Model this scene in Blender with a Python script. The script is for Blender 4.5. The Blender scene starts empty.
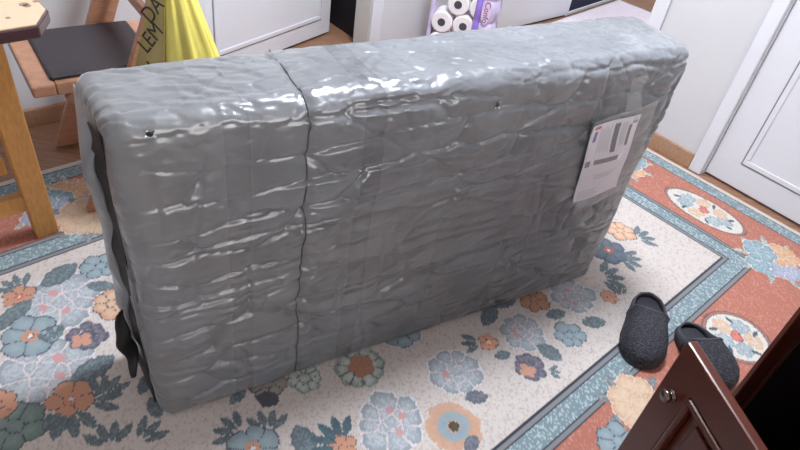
import bpy, bmesh, math, random
import numpy as np
from mathutils import Vector, Matrix

# ------------------------------------------------------------------ camera, world, light, exposure
random.seed(7)
rng = np.random.default_rng(11)
SC = bpy.context.scene
COL = SC.collection
H = 1.4
FPX = 633.85
CAMR = np.array([[0.98532593, 0.10788191, 0.13226606],
                 [0.17068338, -0.62278379, -0.76354930],
                 [0.0, 0.77492054, -0.63205867]])      # rows: image right, image down, view direction
cam_d = bpy.data.cameras.new('camera')
cam = bpy.data.objects.new('camera', cam_d)
COL.objects.link(cam)
cam_d.sensor_fit = 'HORIZONTAL'
cam_d.sensor_width = 36.0
cam_d.lens = FPX / 800 * 36
cam_d.clip_start = 0.02
_r, _d, _f = [Vector(v) for v in CAMR]
m3 = Matrix((_r, -_d, -_f)).transposed()
cam.matrix_world = Matrix.Translation((0, 0, H)) @ m3.to_4x4()
SC.camera = cam

world = bpy.data.worlds.new('world')
SC.world = world
world.use_nodes = True
world.node_tree.nodes['Background'].inputs[0].default_value = (1.0, 0.985, 0.96, 1)
world.node_tree.nodes['Background'].inputs[1].default_value = 7.6
SC.view_settings.view_transform = 'Standard'
SC.view_settings.look = 'None'
SC.view_settings.gamma = 1
SC.view_settings.use_curve_mapping = False
SC.view_settings.exposure = 0.12
LAMP_POS = (0.22, 1.78, 2.42)
LAMP_W = 68.0
LAMP_COL = (0.88, 0.92, 1.0)


def G(x, y, z=0.0):
    """Point at height z seen in pixel (x, y)."""
    d = ((x - 400) / FPX) * CAMR[0] + ((y - 225) / FPX) * CAMR[1] + CAMR[2]
    t = (z - H) / d[2]
    return np.array([0, 0, H]) + t * d


def on_plane(x, y, P, N):
    d = ((x - 400) / FPX) * CAMR[0] + ((y - 225) / FPX) * CAMR[1] + CAMR[2]
    c = np.array([0, 0, H])
    return c + d * (np.dot(np.asarray(P) - c, N) / np.dot(d, N))


# ------------------------------------------------------------------ materials
def srgb(r, g, b):
    def c(v):
        v /= 255.0
        return v / 12.92 if v <= 0.04045 else ((v + 0.055) / 1.055) ** 2.4
    return (c(r), c(g), c(b), 1.0)


MATS = {}


def mat(name, col, rough=0.5, metal=0.0, var=0.0, vscale=8.0, stretch=(1, 1, 1), bump=0.0, bscale=60.0,
        spec=0.5, coat=0.0, trans=0.0, emit=0.0, sub=0.0):
    m = bpy.data.materials.new(name)
    MATS[name] = m
    m.use_nodes = True
    nt = m.node_tree
    b = nt.nodes['Principled BSDF']
    b.inputs['Base Color'].default_value = col
    b.inputs['Roughness'].default_value = rough
    b.inputs['Metallic'].default_value = metal
    b.inputs['Specular IOR Level'].default_value = spec
    b.inputs['Coat Weight'].default_value = coat
    b.inputs['Coat Roughness'].default_value = 0.15
    b.inputs['Transmission Weight'].default_value = trans
    if emit:
        b.inputs['Emission Color'].default_value = col
        b.inputs['Emission Strength'].default_value = emit
    tc = nt.nodes.new('ShaderNodeTexCoord')
    mp = nt.nodes.new('ShaderNodeMapping')
    mp.inputs['Scale'].default_value = stretch
    nt.links.new(tc.outputs['Object'], mp.inputs['Vector'])
    if var:
        n = nt.nodes.new('ShaderNodeTexNoise')
        n.inputs['Scale'].default_value = vscale
        n.inputs['Detail'].default_value = 5
        nt.links.new(mp.outputs[0], n.inputs['Vector'])
        r = nt.nodes.new('ShaderNodeValToRGB')
        r.color_ramp.elements[0].position = 0.3
        r.color_ramp.elements[1].position = 0.7
        r.color_ramp.elements[0].color = tuple(max(0, c * (1 - var)) for c in col[:3]) + (1,)
        r.color_ramp.elements[1].color = tuple(min(1, c * (1 + var)) for c in col[:3]) + (1,)
        nt.links.new(n.outputs['Fac'], r.inputs['Fac'])
        nt.links.new(r.outputs['Color'], b.inputs['Base Color'])
    if bump:
        n2 = nt.nodes.new('ShaderNodeTexNoise')
        n2.inputs['Scale'].default_value = bscale
        n2.inputs['Detail'].default_value = 4
        nt.links.new(mp.outputs[0], n2.inputs['Vector'])
        bp = nt.nodes.new('ShaderNodeBump')
        bp.inputs['Strength'].default_value = bump
        bp.inputs['Distance'].default_value = 0.004
        nt.links.new(n2.outputs['Fac'], bp.inputs['Height'])
        nt.links.new(bp.outputs['Normal'], b.inputs['Normal'])
    return m


mat('wall_paint', srgb(203, 203, 206), 0.7, var=0.025, vscale=2.5, bump=0.06, bscale=250)
mat('ceiling_paint', srgb(235, 235, 235), 0.8, var=0.02, vscale=2)
mat('door_white', srgb(216, 218, 224), 0.32, var=0.015, vscale=3)
mat('jamb_white', srgb(205, 205, 200), 0.4, var=0.02, vscale=3)
mat('laminate', srgb(150, 112, 88), 0.42, var=0.28, vscale=6, stretch=(1, 14, 1), bump=0.05)
mat('baseboard_wood', srgb(168, 132, 104), 0.4, var=0.22, vscale=7, stretch=(12, 1, 30))
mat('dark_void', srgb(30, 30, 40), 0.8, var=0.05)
mat('chair_wood', srgb(182, 134, 106), 0.42, var=0.16, vscale=9, stretch=(3, 3, 14))
mat('table_wood', srgb(196, 138, 72), 0.4, var=0.14, vscale=8, stretch=(16, 16, 2))
mat('pad_leather', srgb(46, 39, 44), 0.45, var=0.08, vscale=40, bump=0.25, bscale=220)
mat('table_laminate', srgb(214, 190, 158), 0.35, var=0.06, vscale=14)
mat('table_edge', srgb(70, 46, 48), 0.25, coat=0.5)
mat('table_spot', srgb(150, 120, 100), 0.35, var=0.2, vscale=30)
mat('bag_yellow', srgb(230, 217, 112), 0.3, var=0.10, vscale=6, bump=0.3, bscale=25, coat=0.2)
mat('bag_print', srgb(196, 182, 120), 0.35, var=0.10, vscale=12)
mat('ink_dark', srgb(62, 58, 50), 0.5)
mat('roll_paper', srgb(235, 230, 232), 0.85, bump=0.2, bscale=120)
mat('core_hole', srgb(70, 70, 80), 0.8)
mat('film_purple', srgb(150, 120, 215), 0.25, var=0.15, vscale=15, coat=0.3)
mat('film_lilac', srgb(206, 196, 230), 0.25, var=0.12, vscale=15, coat=0.3)
mat('ink_purple', srgb(98, 60, 120), 0.4)
mat('film_pink', srgb(222, 196, 222), 0.3)
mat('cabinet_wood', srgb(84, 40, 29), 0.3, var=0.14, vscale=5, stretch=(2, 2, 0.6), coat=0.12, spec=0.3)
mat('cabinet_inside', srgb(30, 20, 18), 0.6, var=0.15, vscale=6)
mat('knob_metal', srgb(120, 105, 100), 0.25, metal=0.9)
mat('slipper_sole', srgb(62, 63, 70), 0.6, var=0.08, vscale=20)
mat('slipper_bed', srgb(40, 41, 50), 0.7, var=0.1, vscale=30)
mat('paper_label', srgb(236, 234, 244), 0.4, var=0.02, vscale=20, coat=0.3)
mat('label_grey', srgb(128, 126, 138), 0.5)
mat('label_dark', srgb(70, 68, 78), 0.5)
mat('label_red', srgb(205, 90, 80), 0.5)
mat('label_blue', srgb(110, 90, 170), 0.5)
mat('label_line', srgb(176, 174, 186), 0.5)
mat('cord_grey', srgb(78, 80, 80), 0.35)
mat('inner_black', srgb(22, 23, 24), 0.55, bump=0.4, bscale=40)
mat('glint_pale', srgb(225, 228, 232), 0.15, metal=0.7)
mat('dark_glass', srgb(26, 30, 54), 0.5, spec=0.2)
mat('mat_pink', srgb(232, 220, 228), 0.8, var=0.05, vscale=40, bump=0.3, bscale=180)
mat('lamp_glass', srgb(250, 250, 255), 0.3, emit=4.0)


def clear_film():
    m = bpy.data.materials.new('clear_film')
    MATS['clear_film'] = m
    m.use_nodes = True
    nt = m.node_tree
    out = nt.nodes['Material Output']
    b = nt.nodes['Principled BSDF']
    b.inputs['Base Color'].default_value = (0.75, 0.77, 0.78, 1)
    b.inputs['Roughness'].default_value = 0.12
    t = nt.nodes.new('ShaderNodeBsdfTransparent')
    mx = nt.nodes.new('ShaderNodeMixShader')
    mx.inputs[0].default_value = 0.13
    n = nt.nodes.new('ShaderNodeTexNoise')
    n.inputs['Scale'].default_value = 45
    tc = nt.nodes.new('ShaderNodeTexCoord')
    nt.links.new(tc.outputs['Object'], n.inputs['Vector'])
    bp = nt.nodes.new('ShaderNodeBump')
    bp.inputs['Strength'].default_value = 0.6
    bp.inputs['Distance'].default_value = 0.004
    nt.links.new(n.outputs['Fac'], bp.inputs['Height'])
    nt.links.new(bp.outputs['Normal'], b.inputs['Normal'])
    nt.links.new(t.outputs[0], mx.inputs[1])
    nt.links.new(b.outputs[0], mx.inputs[2])
    nt.links.new(mx.outputs[0], out.inputs['Surface'])


clear_film()


def wrap_material():
    m = bpy.data.materials.new('grey_wrap')
    MATS['grey_wrap'] = m
    m.use_nodes = True
    nt = m.node_tree
    b = nt.nodes['Principled BSDF']
    at = nt.nodes.new('ShaderNodeAttribute')
    at.attribute_name = 'tint'
    tc = nt.nodes.new('ShaderNodeTexCoord')
    n = nt.nodes.new('ShaderNodeTexNoise')
    n.inputs['Scale'].default_value = 7
    n.inputs['Detail'].default_value = 6
    nt.links.new(tc.outputs['Object'], n.inputs['Vector'])
    r = nt.nodes.new('ShaderNodeValToRGB')
    r.color_ramp.elements[0].position = 0.3
    r.color_ramp.elements[0].color = srgb(106, 110, 115)
    r.color_ramp.elements[1].position = 0.72
    r.color_ramp.elements[1].color = srgb(126, 130, 136)
    nt.links.new(n.outputs['Fac'], r.inputs['Fac'])
    mx = nt.nodes.new('ShaderNodeMix')
    mx.data_type = 'RGBA'
    mx.blend_type = 'MULTIPLY'
    mx.inputs[0].default_value = 1.0
    nt.links.new(r.outputs['Color'], mx.inputs[6])
    nt.links.new(at.outputs['Color'], mx.inputs[7])
    nt.links.new(mx.outputs[2], b.inputs['Base Color'])
    # alpha channel of the tint holds the gloss of the tape strips
    rr = nt.nodes.new('ShaderNodeMapRange')
    rr.inputs[1].default_value = 0
    rr.inputs[2].default_value = 1
    rr.inputs[3].default_value = 0.34
    rr.inputs[4].default_value = 0.20
    nt.links.new(at.outputs['Alpha'], rr.inputs[0])
    nt.links.new(rr.outputs[0], b.inputs['Roughness'])
    b.inputs['Specular IOR Level'].default_value = 0.6
    b.inputs['Metallic'].default_value = 0.12
    b.inputs['Coat Weight'].default_value = 0.4
    b.inputs['Coat Roughness'].default_value = 0.12
    b.inputs['Sheen Weight'].default_value = 0.28
    b.inputs['Sheen Roughness'].default_value = 0.4
    v = nt.nodes.new('ShaderNodeTexNoise')
    v.noise_type = 'RIDGED_MULTIFRACTAL'
    v.inputs['Scale'].default_value = 30
    v.inputs['Detail'].default_value = 5
    mp = nt.nodes.new('ShaderNodeMapping')
    mp.inputs['Scale'].default_value = (0.8, 1.0, 1.5)
    mp.inputs['Rotation'].default_value = (0.2, 0.5, 0.1)
    nt.links.new(tc.outputs['Object'], mp.inputs['Vector'])
    nt.links.new(mp.outputs[0], v.inputs['Vector'])
    bp = nt.nodes.new('ShaderNodeBump')
    bp.inputs['Strength'].default_value = 0.75
    bp.inputs['Distance'].default_value = 0.004
    nt.links.new(v.outputs['Fac'], bp.inputs['Height'])
    nt.links.new(bp.outputs['Normal'], b.inputs['Normal'])
    nt.links.new(bp.outputs['Normal'], b.inputs['Coat Normal'])


wrap_material()


def rug_material():
    m = bpy.data.materials.new('rug_weave')
    MATS['rug_weave'] = m
    m.use_nodes = True
    nt = m.node_tree
    b = nt.nodes['Principled BSDF']
    at = nt.nodes.new('ShaderNodeAttribute')
    at.attribute_name = 'pattern'
    nt.links.new(at.outputs['Color'], b.inputs['Base Color'])
    b.inputs['Roughness'].default_value = 0.9
    b.inputs['Specular IOR Level'].default_value = 0.1
    b.inputs['Sheen Weight'].default_value = 0.1
    tc = nt.nodes.new('ShaderNodeTexCoord')
    n = nt.nodes.new('ShaderNodeTexNoise')
    n.inputs['Scale'].default_value = 260
    nt.links.new(tc.outputs['Object'], n.inputs['Vector'])
    bp = nt.nodes.new('ShaderNodeBump')
    bp.inputs['Strength'].default_value = 0.5
    bp.inputs['Distance'].default_value = 0.003
    nt.links.new(n.outputs['Fac'], bp.inputs['Height'])
    nt.links.new(bp.outputs['Normal'], b.inputs['Normal'])


rug_material()


def knit_material():
    m = mat('slipper_knit', srgb(52, 53, 62), 0.75)
    nt = m.node_tree
    b = nt.nodes['Principled BSDF']
    tc = nt.nodes.new('ShaderNodeTexCoord')
    mp = nt.nodes.new('ShaderNodeMapping')
    mp.inputs['Scale'].default_value = (240, 130, 130)
    v = nt.nodes.new('ShaderNodeTexVoronoi')
    v.inputs['Scale'].default_value = 1
    nt.links.new(tc.outputs['Object'], mp.inputs['Vector'])
    nt.links.new(mp.outputs[0], v.inputs['Vector'])
    r = nt.nodes.new('ShaderNodeValToRGB')
    r.color_ramp.elements[0].color = srgb(80, 82, 94)
    r.color_ramp.elements[1].color = srgb(34, 35, 42)
    r.color_ramp.elements[1].position = 0.55
    nt.links.new(v.outputs['Distance'], r.inputs['Fac'])
    nt.links.new(r.outputs['Color'], b.inputs['Base Color'])
    bp = nt.nodes.new('ShaderNodeBump')
    bp.inputs['Strength'].default_value = 0.8
    bp.inputs['Distance'].default_value = 0.004
    bp.invert = True
    nt.links.new(v.outputs['Distance'], bp.inputs['Height'])
    nt.links.new(bp.outputs['Normal'], b.inputs['Normal'])


knit_material()


# ------------------------------------------------------------------ mesh helpers
class MB:
    """Collects shapes; build() links them as ONE mesh object."""
    def __init__(self):
        self.v = []
        self.f = []

    def add(self, verts, faces):
        o = len(self.v)
        self.v += [tuple(map(float, p)) for p in verts]
        self.f += [tuple(i + o for i in q) for q in faces]
        return self

    def box(self, x0, x1, y0, y1, z0, z1):
        v = [(x, y, z) for x in (x0, x1) for y in (y0, y1) for z in (z0, z1)]
        return self.add(v, [(0, 1, 3, 2), (4, 6, 7, 5), (0, 4, 5, 1), (2, 3, 7, 6), (0, 2, 6, 4), (1, 5, 7, 3)])

    def prism(self, poly, axis_a, axis_b, origin, ext):
        """Polygon in the plane (axis_a, axis_b) at origin, extruded by vector ext."""
        A, B, O, E = map(np.asarray, (axis_a, axis_b, origin, ext))
        p = [O + A * s + B * t for s, t in poly]
        n = len(p)
        v = p + [q + E for q in p]
        f = [tuple(range(n))[::-1], tuple(range(n, 2 * n))] + [(i, (i + 1) % n, n + (i + 1) % n, n + i) for i in range(n)]
        return self.add(v, f)

    def beam(self, p0, p1, side, w, t, flat=None):
        """Straight beam of width w along `side` and thickness t across."""
        p0, p1, s = map(lambda q: np.asarray(q, float), (p0, p1, side))
        d = (p1 - p0) / np.linalg.norm(p1 - p0)
        s = s - d * np.dot(s, d)
        s /= np.linalg.norm(s)
        c = np.cross(d, s)
        v = []
        for p in (p0, p1):
            for a, b in ((-1, -1), (1, -1), (1, 1), (-1, 1)):
                q = p + s * a * w / 2 + c * b * t / 2
                if flat is not None and p is p0:        # cut the foot level with the floor
                    q = q + d * (flat - q[2]) / d[2]
                v.append(q)
        return self.add(v, [(0, 1, 2, 3), (7, 6, 5, 4)] + [(i, i + 4, (i + 1) % 4 + 4, (i + 1) % 4) for i in range(4)])

    def tube(self, pts, r, n=8):
        pts = [np.asarray(p, float) for p in pts]
        rs = r if hasattr(r, '__len__') else [r] * len(pts)
        rings = []
        for i, p in enumerate(pts):
            d = pts[min(i + 1, len(pts) - 1)] - pts[max(i - 1, 0)]
            d /= np.linalg.norm(d) + 1e-12
            a = np.cross(d, (0.0, 0.1, 1.0) if abs(d[2]) < 0.9 else (1.0, 0.1, 0))
            a /= np.linalg.norm(a)
            b = np.cross(d, a)
            rings.append([p + rs[i] * (a * math.cos(2 * math.pi * k / n) + b * math.sin(2 * math.pi * k / n)) for k in range(n)])
        v = [q for ring in rings for q in ring]
        f = [(i * n + k, i * n + (k + 1) % n, (i + 1) * n + (k + 1) % n, (i + 1) * n + k) for i in range(len(pts) - 1) for k in range(n)]
        f += [tuple(range(n))[::-1], tuple(range((len(pts) - 1) * n, len(pts) * n))]
        return self.add(v, f)

    def lathe(self, prof, origin=(0, 0, 0), axis=(0, 0, 1), n=20):
        """prof: list of (radius, distance along axis)."""
        ax = np.asarray(axis, float)
        ax /= np.linalg.norm(ax)
        a = np.cross(ax, (0, 0, 1.0) if abs(ax[2]) < 0.9 else (1.0, 0, 0))
        a /= np.linalg.norm(a)
        b = np.cross(ax, a)
        O = np.asarray(origin, float)
        v = [O + ax * h + r * (a * math.cos(2 * math.pi * k / n) + b * math.sin(2 * math.pi * k / n)) for r, h in prof for k in range(n)]
        m = len(prof)
        f = [(i * n + k, i * n + (k + 1) % n, (i + 1) * n + (k + 1) % n, (i + 1) * n + k) for i in range(m - 1) for k in range(n)]
        f += [tuple(range(n))[::-1], tuple(range((m - 1) * n, m * n))]
        return self.add(v, f)

    def grid(self, P):
        """P: array (n, m, 3)."""
        n, m = P.shape[:2]
        f = [(i * m + j, i * m + j + 1, (i + 1) * m + j + 1, (i + 1) * m + j) for i in range(n - 1) for j in range(m - 1)]
        return self.add(P.reshape(-1, 3), f)

    def build(self, name, material, parent=None, bevel=0.0, smooth=False, solid=0.0, seg=2):
        me = bpy.data.meshes.new(name)
        me.from_pydata(self.v, [], self.f)
        bm = bmesh.new()
        bm.from_mesh(me)
        if not solid:
            bmesh.ops.recalc_face_normals(bm, faces=bm.faces)
        bm.to_mesh(me)
        bm.free()
        me.materials.append(MATS[material])
        if smooth:
            me.polygons.foreach_set('use_smooth', [True] * len(me.polygons))
        o = bpy.data.objects.new(name, me)
        COL.objects.link(o)
        o.parent = parent
        if solid:
            md = o.modifiers.new('thickness', 'SOLIDIFY')
            md.thickness = solid
            md.offset = 0
        if bevel:
            md = o.modifiers.new('bevel', 'BEVEL')
            md.width = bevel
            md.segments = seg
            md.limit_method = 'ANGLE'
            md.angle_limit = 0.6
        return o


def tag(o, label=None, cat=None, group=None, kind=None):
    if label:
        o['label'] = label
    if cat:
        o['category'] = cat
    if group:
        o['group'] = group
    if kind:
        o['kind'] = kind
    return o


def thing(name, label, cat, loc, rz=0.0, group=None):
    o = bpy.data.objects.new(name, None)
    o.empty_display_size = 0.05
    COL.objects.link(o)
    o.location = tuple(loc)
    o.rotation_euler = (0, 0, rz)
    return tag(o, label, cat, group)


def frame_at(name, loc, rz):
    """Structure group (a door) with local axes."""
    o = bpy.data.objects.new(name, None)
    o.empty_display_size = 0.05
    COL.objects.link(o)
    o.location = tuple(loc)
    o.rotation_euler = (0, 0, rz)
    return tag(o, kind='structure')


def text_part(name, body, size, material, parent, M, extrude=0.0004):
    cu = bpy.data.curves.new(name, 'FONT')
    cu.body = body
    cu.size = size
    cu.extrude = extrude
    cu.align_x = 'CENTER'
    cu.align_y = 'CENTER'
    tmp = bpy.data.objects.new(name + '_curve', cu)
    COL.objects.link(tmp)
    dg = bpy.context.evaluated_depsgraph_get()
    me = bpy.data.meshes.new_from_object(tmp.evaluated_get(dg))
    bpy.data.objects.remove(tmp)
    me.transform(M)
    me.materials.clear()
    me.materials.append(MATS[material])
    me.name = name
    o = bpy.data.objects.new(name, me)
    COL.objects.link(o)
    o.parent = parent
    return o


def axes(x, y, o):
    """4x4 whose columns are x, y, x cross y at origin o."""
    x, y = Vector(x).normalized(), Vector(y).normalized()
    z = x.cross(y).normalized()
    y = z.cross(x)
    m = Matrix((x, y, z)).transposed().to_4x4()
    m.translation = Vector(o)
    return m


# ------------------------------------------------------------------ the room
CEIL = 2.55
W0 = np.array([-0.34, 3.03, 0])                # back wall, room face
Wd = np.array([0.701, 0.713, 0])
Wn = np.array([0.713, -0.701, 0])              # into the room
R0 = np.array([1.212, 2.451, 0])               # right wall, room face
Rd = np.array([-0.725, 0.689, 0])
Rn = np.array([-0.689, -0.725, 0])
S_CORNER = 0.650                               # along the back wall
T_CORNER = 1.5126                              # along the right wall
TH = 0.11
RZW = math.atan2(Wd[1], Wd[0])                 # local x along back wall, local y behind it
RZR = math.atan2(-Rd[1], -Rd[0])               # local x along right wall (towards camera side), local y behind it


def struct(name, mb, material, loc=(0, 0, 0), rz=0.0, parent=None, bevel=0.0):
    o = mb.build(name, material, parent, bevel)
    o.location = tuple(loc)
    o.rotation_euler = (0, 0, rz)
    if parent is None:
        o['kind'] = 'structure'
    return o


struct('floor', MB().box(-4.5, 5.5, -4.5, 8.5, -0.05, 0.0), 'laminate', rz=0.0)
struct('ceiling', MB().box(-4.5, 5.5, -4.5, 8.5, CEIL, CEIL + 0.05), 'ceiling_paint')

# back wall with doorway 1: opening between s = -0.83 and s = -0.055 (local x, origin W0)
D1A, D1B, DH = -0.84, 0.035, 2.05
mb = MB()
mb.box(-3.6, D1A, 0, TH, 0, CEIL).box(D1B, S_CORNER + TH, 0, TH, 0, CEIL).box(D1A, D1B, 0, TH, DH, CEIL)
struct('wall_back', mb, 'wall_paint', W0, RZW)
# jamb lining and casing of doorway 1
mb = MB()
mb.box(D1B - 0.012, D1B, -0.004, TH + 0.004, 0, DH).box(D1A, D1A + 0.012, -0.004, TH + 0.004, 0, DH).box(D1A, D1B, -0.004, TH + 0.004, DH - 0.012, DH)
struct('trim_1', mb, 'jamb_white', W0, RZW)
mb = MB()
mb.box(D1B - 0.008, D1B + 0.06, -0.016, -0.0045, 0, DH + 0.06).box(D1A - 0.06, D1A + 0.008, -0.016, -0.0045, 0, DH + 0.06).box(D1A, D1B, -0.016, -0.0045, DH, DH + 0.06)
struct('trim_2', mb, 'door_white', W0, RZW, bevel=0.004)
struct('baseboard_back', MB().box(-3.6, D1A - 0.062, -0.014, 0, 0, 0.07), 'baseboard_wood', W0, RZW, bevel=0.003)

# dark room behind doorway 1; its lack of light is put into the wall colour
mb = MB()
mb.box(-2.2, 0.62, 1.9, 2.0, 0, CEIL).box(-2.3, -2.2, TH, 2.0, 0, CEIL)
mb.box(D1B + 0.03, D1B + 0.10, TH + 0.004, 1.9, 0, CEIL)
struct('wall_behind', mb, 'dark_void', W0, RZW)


def panel_door(name, w, h, t, loc, rz, panels, side=1):
    """Door leaf: local x across, y thickness (0..t), with raised mouldings on the face y=0 and y=t."""
    d = frame_at(name, loc, rz)
    MB().box(0, w, 0, t, 0.012, h).build('leaf', 'door_white', d, 0.003)
    for (x0, x1, z0, z1) in panels:
        for ys in (0, 1):
            y0, y1 = (-0.006, 0.001) if ys == 0 else (t - 0.001, t + 0.006)
            m = MB()
            k = 0.022
            m.box(x0, x1, y0, y1, z0, z0 + k).box(x0, x1, y0, y1, z1 - k, z1)
            m.box(x0, x0 + k, y0, y1, z0 + k, z1 - k).box(x1 - k, x1, y0, y1, z0 + k, z1 - k)
            m.build('moulding', 'door_white', d, 0.004)
            gy0, gy1 = (-0.0018, 0.001) if ys == 0 else (t - 0.001, t + 0.0018)
            e = 0.005
            g = MB()
            g.box(x0 - e, x1 + e, gy0, gy1, z0 - e, z0).box(x0 - e, x1 + e, gy0, gy1, z1, z1 + e)
            g.box(x0 - e, x0, gy0, gy1, z0, z1).box(x1, x1 + e, gy0, gy1, z0, z1)
            g.build('panel_groove', 'label_grey', d)
    m = MB()
    m.lathe([(0.011, 0), (0.011, 0.045)], (w - 0.06, -0.045, 1.02), (0, 1, 0), 12)
    m.tube([(w - 0.06, -0.045, 1.02), (w - 0.17, -0.047, 1.02)], 0.009)
    m.build('handle', 'knob_metal', d, smooth=True)
    return d


# door leaf 1, ajar into the dark room
b1 = G(329, 33.8)
a1 = G(280, 53)
d1 = (b1 - a1) / np.linalg.norm(b1 - a1)
w1 = 0.86
h1 = b1 - d1 * w1
panel_door('door_1', w1, 2.03, 0.035, h1, math.atan2(d1[1], d1[0]), [(0.09, 0.78, 0.10, 0.82), (0.09, 0.78, 0.94, 1.93)])

# right wall; local x = -Rd (towards the camera side), origin R0; doorway 2 between t=.43 and t=1.43, door 3 from t=-.05
x2a, x2b = -1.43, -0.425
x3a, x3b = 0.045, 0.865
mb = MB()
mb.box(-T_CORNER, x2a, 0, TH, 0, CEIL).box(x2b, x3a, 0, TH, 0, CEIL).box(x3b, 3.2, 0, TH, 0, CEIL)
mb.box(x2a, x2b, 0, TH, DH, CEIL).box(x3a, x3b, 0, TH, DH, CEIL)
struct('wall_right', mb, 'wall_paint', R0, RZR)
mb = MB()
mb.box(x2a, x2a + 0.012, -0.004, TH + 0.004, 0, DH).box(x2b - 0.012, x2b, -0.004, TH + 0.004, 0, DH).box(x2a, x2b, -0.004, TH + 0.004, DH - 0.012, DH)
struct('trim_3', mb, 'jamb_white', R0, RZR)
mb = MB()
mb.box(x2b - 0.008, x2b + 0.055, -0.016, -0.0045, 0, DH + 0.06).box(x2a - 0.055, x2a + 0.008, -0.016, -0.0045, 0, DH + 0.06).box(x2a, x2b, -0.016, -0.0045, DH, DH + 0.06)
struct('trim_4', mb, 'door_white', R0, RZR, bevel=0.004)
mb = MB()
mb.box(x3a - 0.047, x3a + 0.008, -0.018, -0.0005, 0, DH + 0.06).box(x3b - 0.008, x3b + 0.06, -0.018, -0.0005, 0, DH + 0.06).box(x3a, x3b, -0.018, -0.0005, DH, DH + 0.06)
struct('trim_5', mb, 'door_white', R0, RZR, bevel=0.005)
struct('trim_6', MB().box(x3a, x3a + 0.012, 0.0, TH, 0, DH).box(x3b - 0.012, x3b, 0.0, TH, 0, DH), 'door_white', R0, RZR)
struct('baseboard_right', MB().box(x2b + 0.057, x3a - 0.049, -0.014, 0, 0, 0.07).box(x3b + 0.062, 3.2, -0.014, 0, 0, 0.07), 'baseboard_wood', R0, RZR, bevel=0.003)
# door 3 (closed, at right)
o3 = R0 - Rd * (x3a + 0.013) - Rn * 0.018
panel_door('door_3', x3b - x3a - 0.028, 2.03, 0.035, o3, RZR, [(0.118, 0.672, 0.125, 0.80), (0.118, 0.672, 0.93, 1.92)])
# door 2, opened into the next room, perpendicular to the right wall
o2 = R0 + Rd * 1.405 - Rn * (TH + 0.006)
rz2 = math.atan2(-Rn[1], -Rn[0])
panel_door('door_2', 0.80, 2.03, 0.035, o2, rz2, [(0.10, 0.70, 0.94, 1.93)])
# the next room
mb = MB()
mb.box(-1.56, -1.50, TH, 3.2, 0, CEIL).box(-1.56, 1.8, 3.2, 3.3, 0, CEIL).box(1.8, 1.9, TH, 3.3, 0, CEIL)
struct('wall_next', mb, 'wall_paint', R0, RZR)

# left and front walls close the room behind the camera
mb = MB().box(-0.1, 0, -4.2, 0.0, 0, CEIL)
struct('wall_left', mb, 'wall_paint', W0 - Wd * 2.95, RZW)
FWO = W0 + Wd * S_CORNER + Wn * 4.0
wx0, wx1, wz0, wz1 = -3.0, -1.1, 0.75, 2.15
mb = MB().box(-4.2, wx0, -0.1, 0, 0, CEIL).box(wx1, 0.2, -0.1, 0, 0, CEIL).box(wx0, wx1, -0.1, 0, 0, wz0).box(wx0, wx1, -0.1, 0, wz1, CEIL)
struct('wall_front', mb, 'wall_paint', FWO, RZW)
win = frame_at('fill_window', FWO, RZW)  # unseen window, added so that daylight fills the front of the package
for a, b in ((wx0, wx0 + 0.05), ((wx0 + wx1) / 2 - 0.03, (wx0 + wx1) / 2 + 0.03), (wx1 - 0.05, wx1)):
    MB().box(a, b, -0.08, -0.03, wz0 + 0.05, wz1 - 0.05).build('fill_window_frame', 'door_white', win)
MB().box(wx0, wx1, -0.08, -0.03, wz0, wz0 + 0.05).build('fill_window_frame', 'door_white', win)
MB().box(wx0, wx1, -0.08, -0.03, wz1 - 0.05, wz1).build('fill_window_frame', 'door_white', win)
MB().box(wx0 - 0.04, wx1 + 0.04, -0.02, 0.10, wz0 - 0.03, wz0).build('fill_window_sill', 'door_white', win)
pd = bpy.data.lights.new('fill_window_portal', 'AREA')     # portal: guides the sky light through the added window
pd.shape = 'RECTANGLE'
pd.size, pd.size_y = wx1 - wx0, wz1 - wz0
pd.cycles.is_portal = True
po = bpy.data.objects.new('fill_window_portal', pd)
COL.objects.link(po)
_c = FWO + Wd * (wx0 + wx1) / 2 - (-Wn) * 0.09 + np.array([0, 0, (wz0 + wz1) / 2])
po.matrix_world = axes(tuple(Wd), (0, 0, 1), _c) @ Matrix.Rotation(math.pi, 4, 'Y') if Vector(tuple(Wd)).cross(Vector((0, 0, 1))).dot(Vector(tuple(-Wn))) > 0 else axes(tuple(Wd), (0, 0, 1), _c)


# ------------------------------------------------------------------ rug with woven flower pattern
RA = np.array([math.cos(math.radians(47.9)), math.sin(math.radians(47.9)), 0])
RB = np.array([-RA[1], RA[0], 0])
RC = G(720, 259)                                # corner of the cream field
A_LO, A_HI, B_LO, B_HI = -2.42, 0.0, 0.0, 1.232  # cream field
BW = 0.445                                      # border width
STEP = 0.004
ga = np.arange(A_LO - BW, A_HI + BW + 1e-6, STEP)
gb = np.arange(B_LO - BW, B_HI + BW + 1e-6, STEP)
AA, BB = np.meshgrid(ga, gb, indexing='ij')
C = np.zeros(AA.shape + (3,))


def c3(r, g, b):
    return np.array(srgb(r, g, b)[:3])


def rc(px, py):
    P = G(px, py) - RC
    return float(P @ RA), float(P @ RB)


def smooth_noise(shape, k):
    n = rng.random(shape)
    for _ in range(k):
        n = (n + np.roll(n, 1, 0) + np.roll(n, 1, 1) + np.roll(np.roll(n, 1, 0), 1, 1)) / 4
    n -= n.mean()
    return n / (n.std() + 1e-9)


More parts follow.
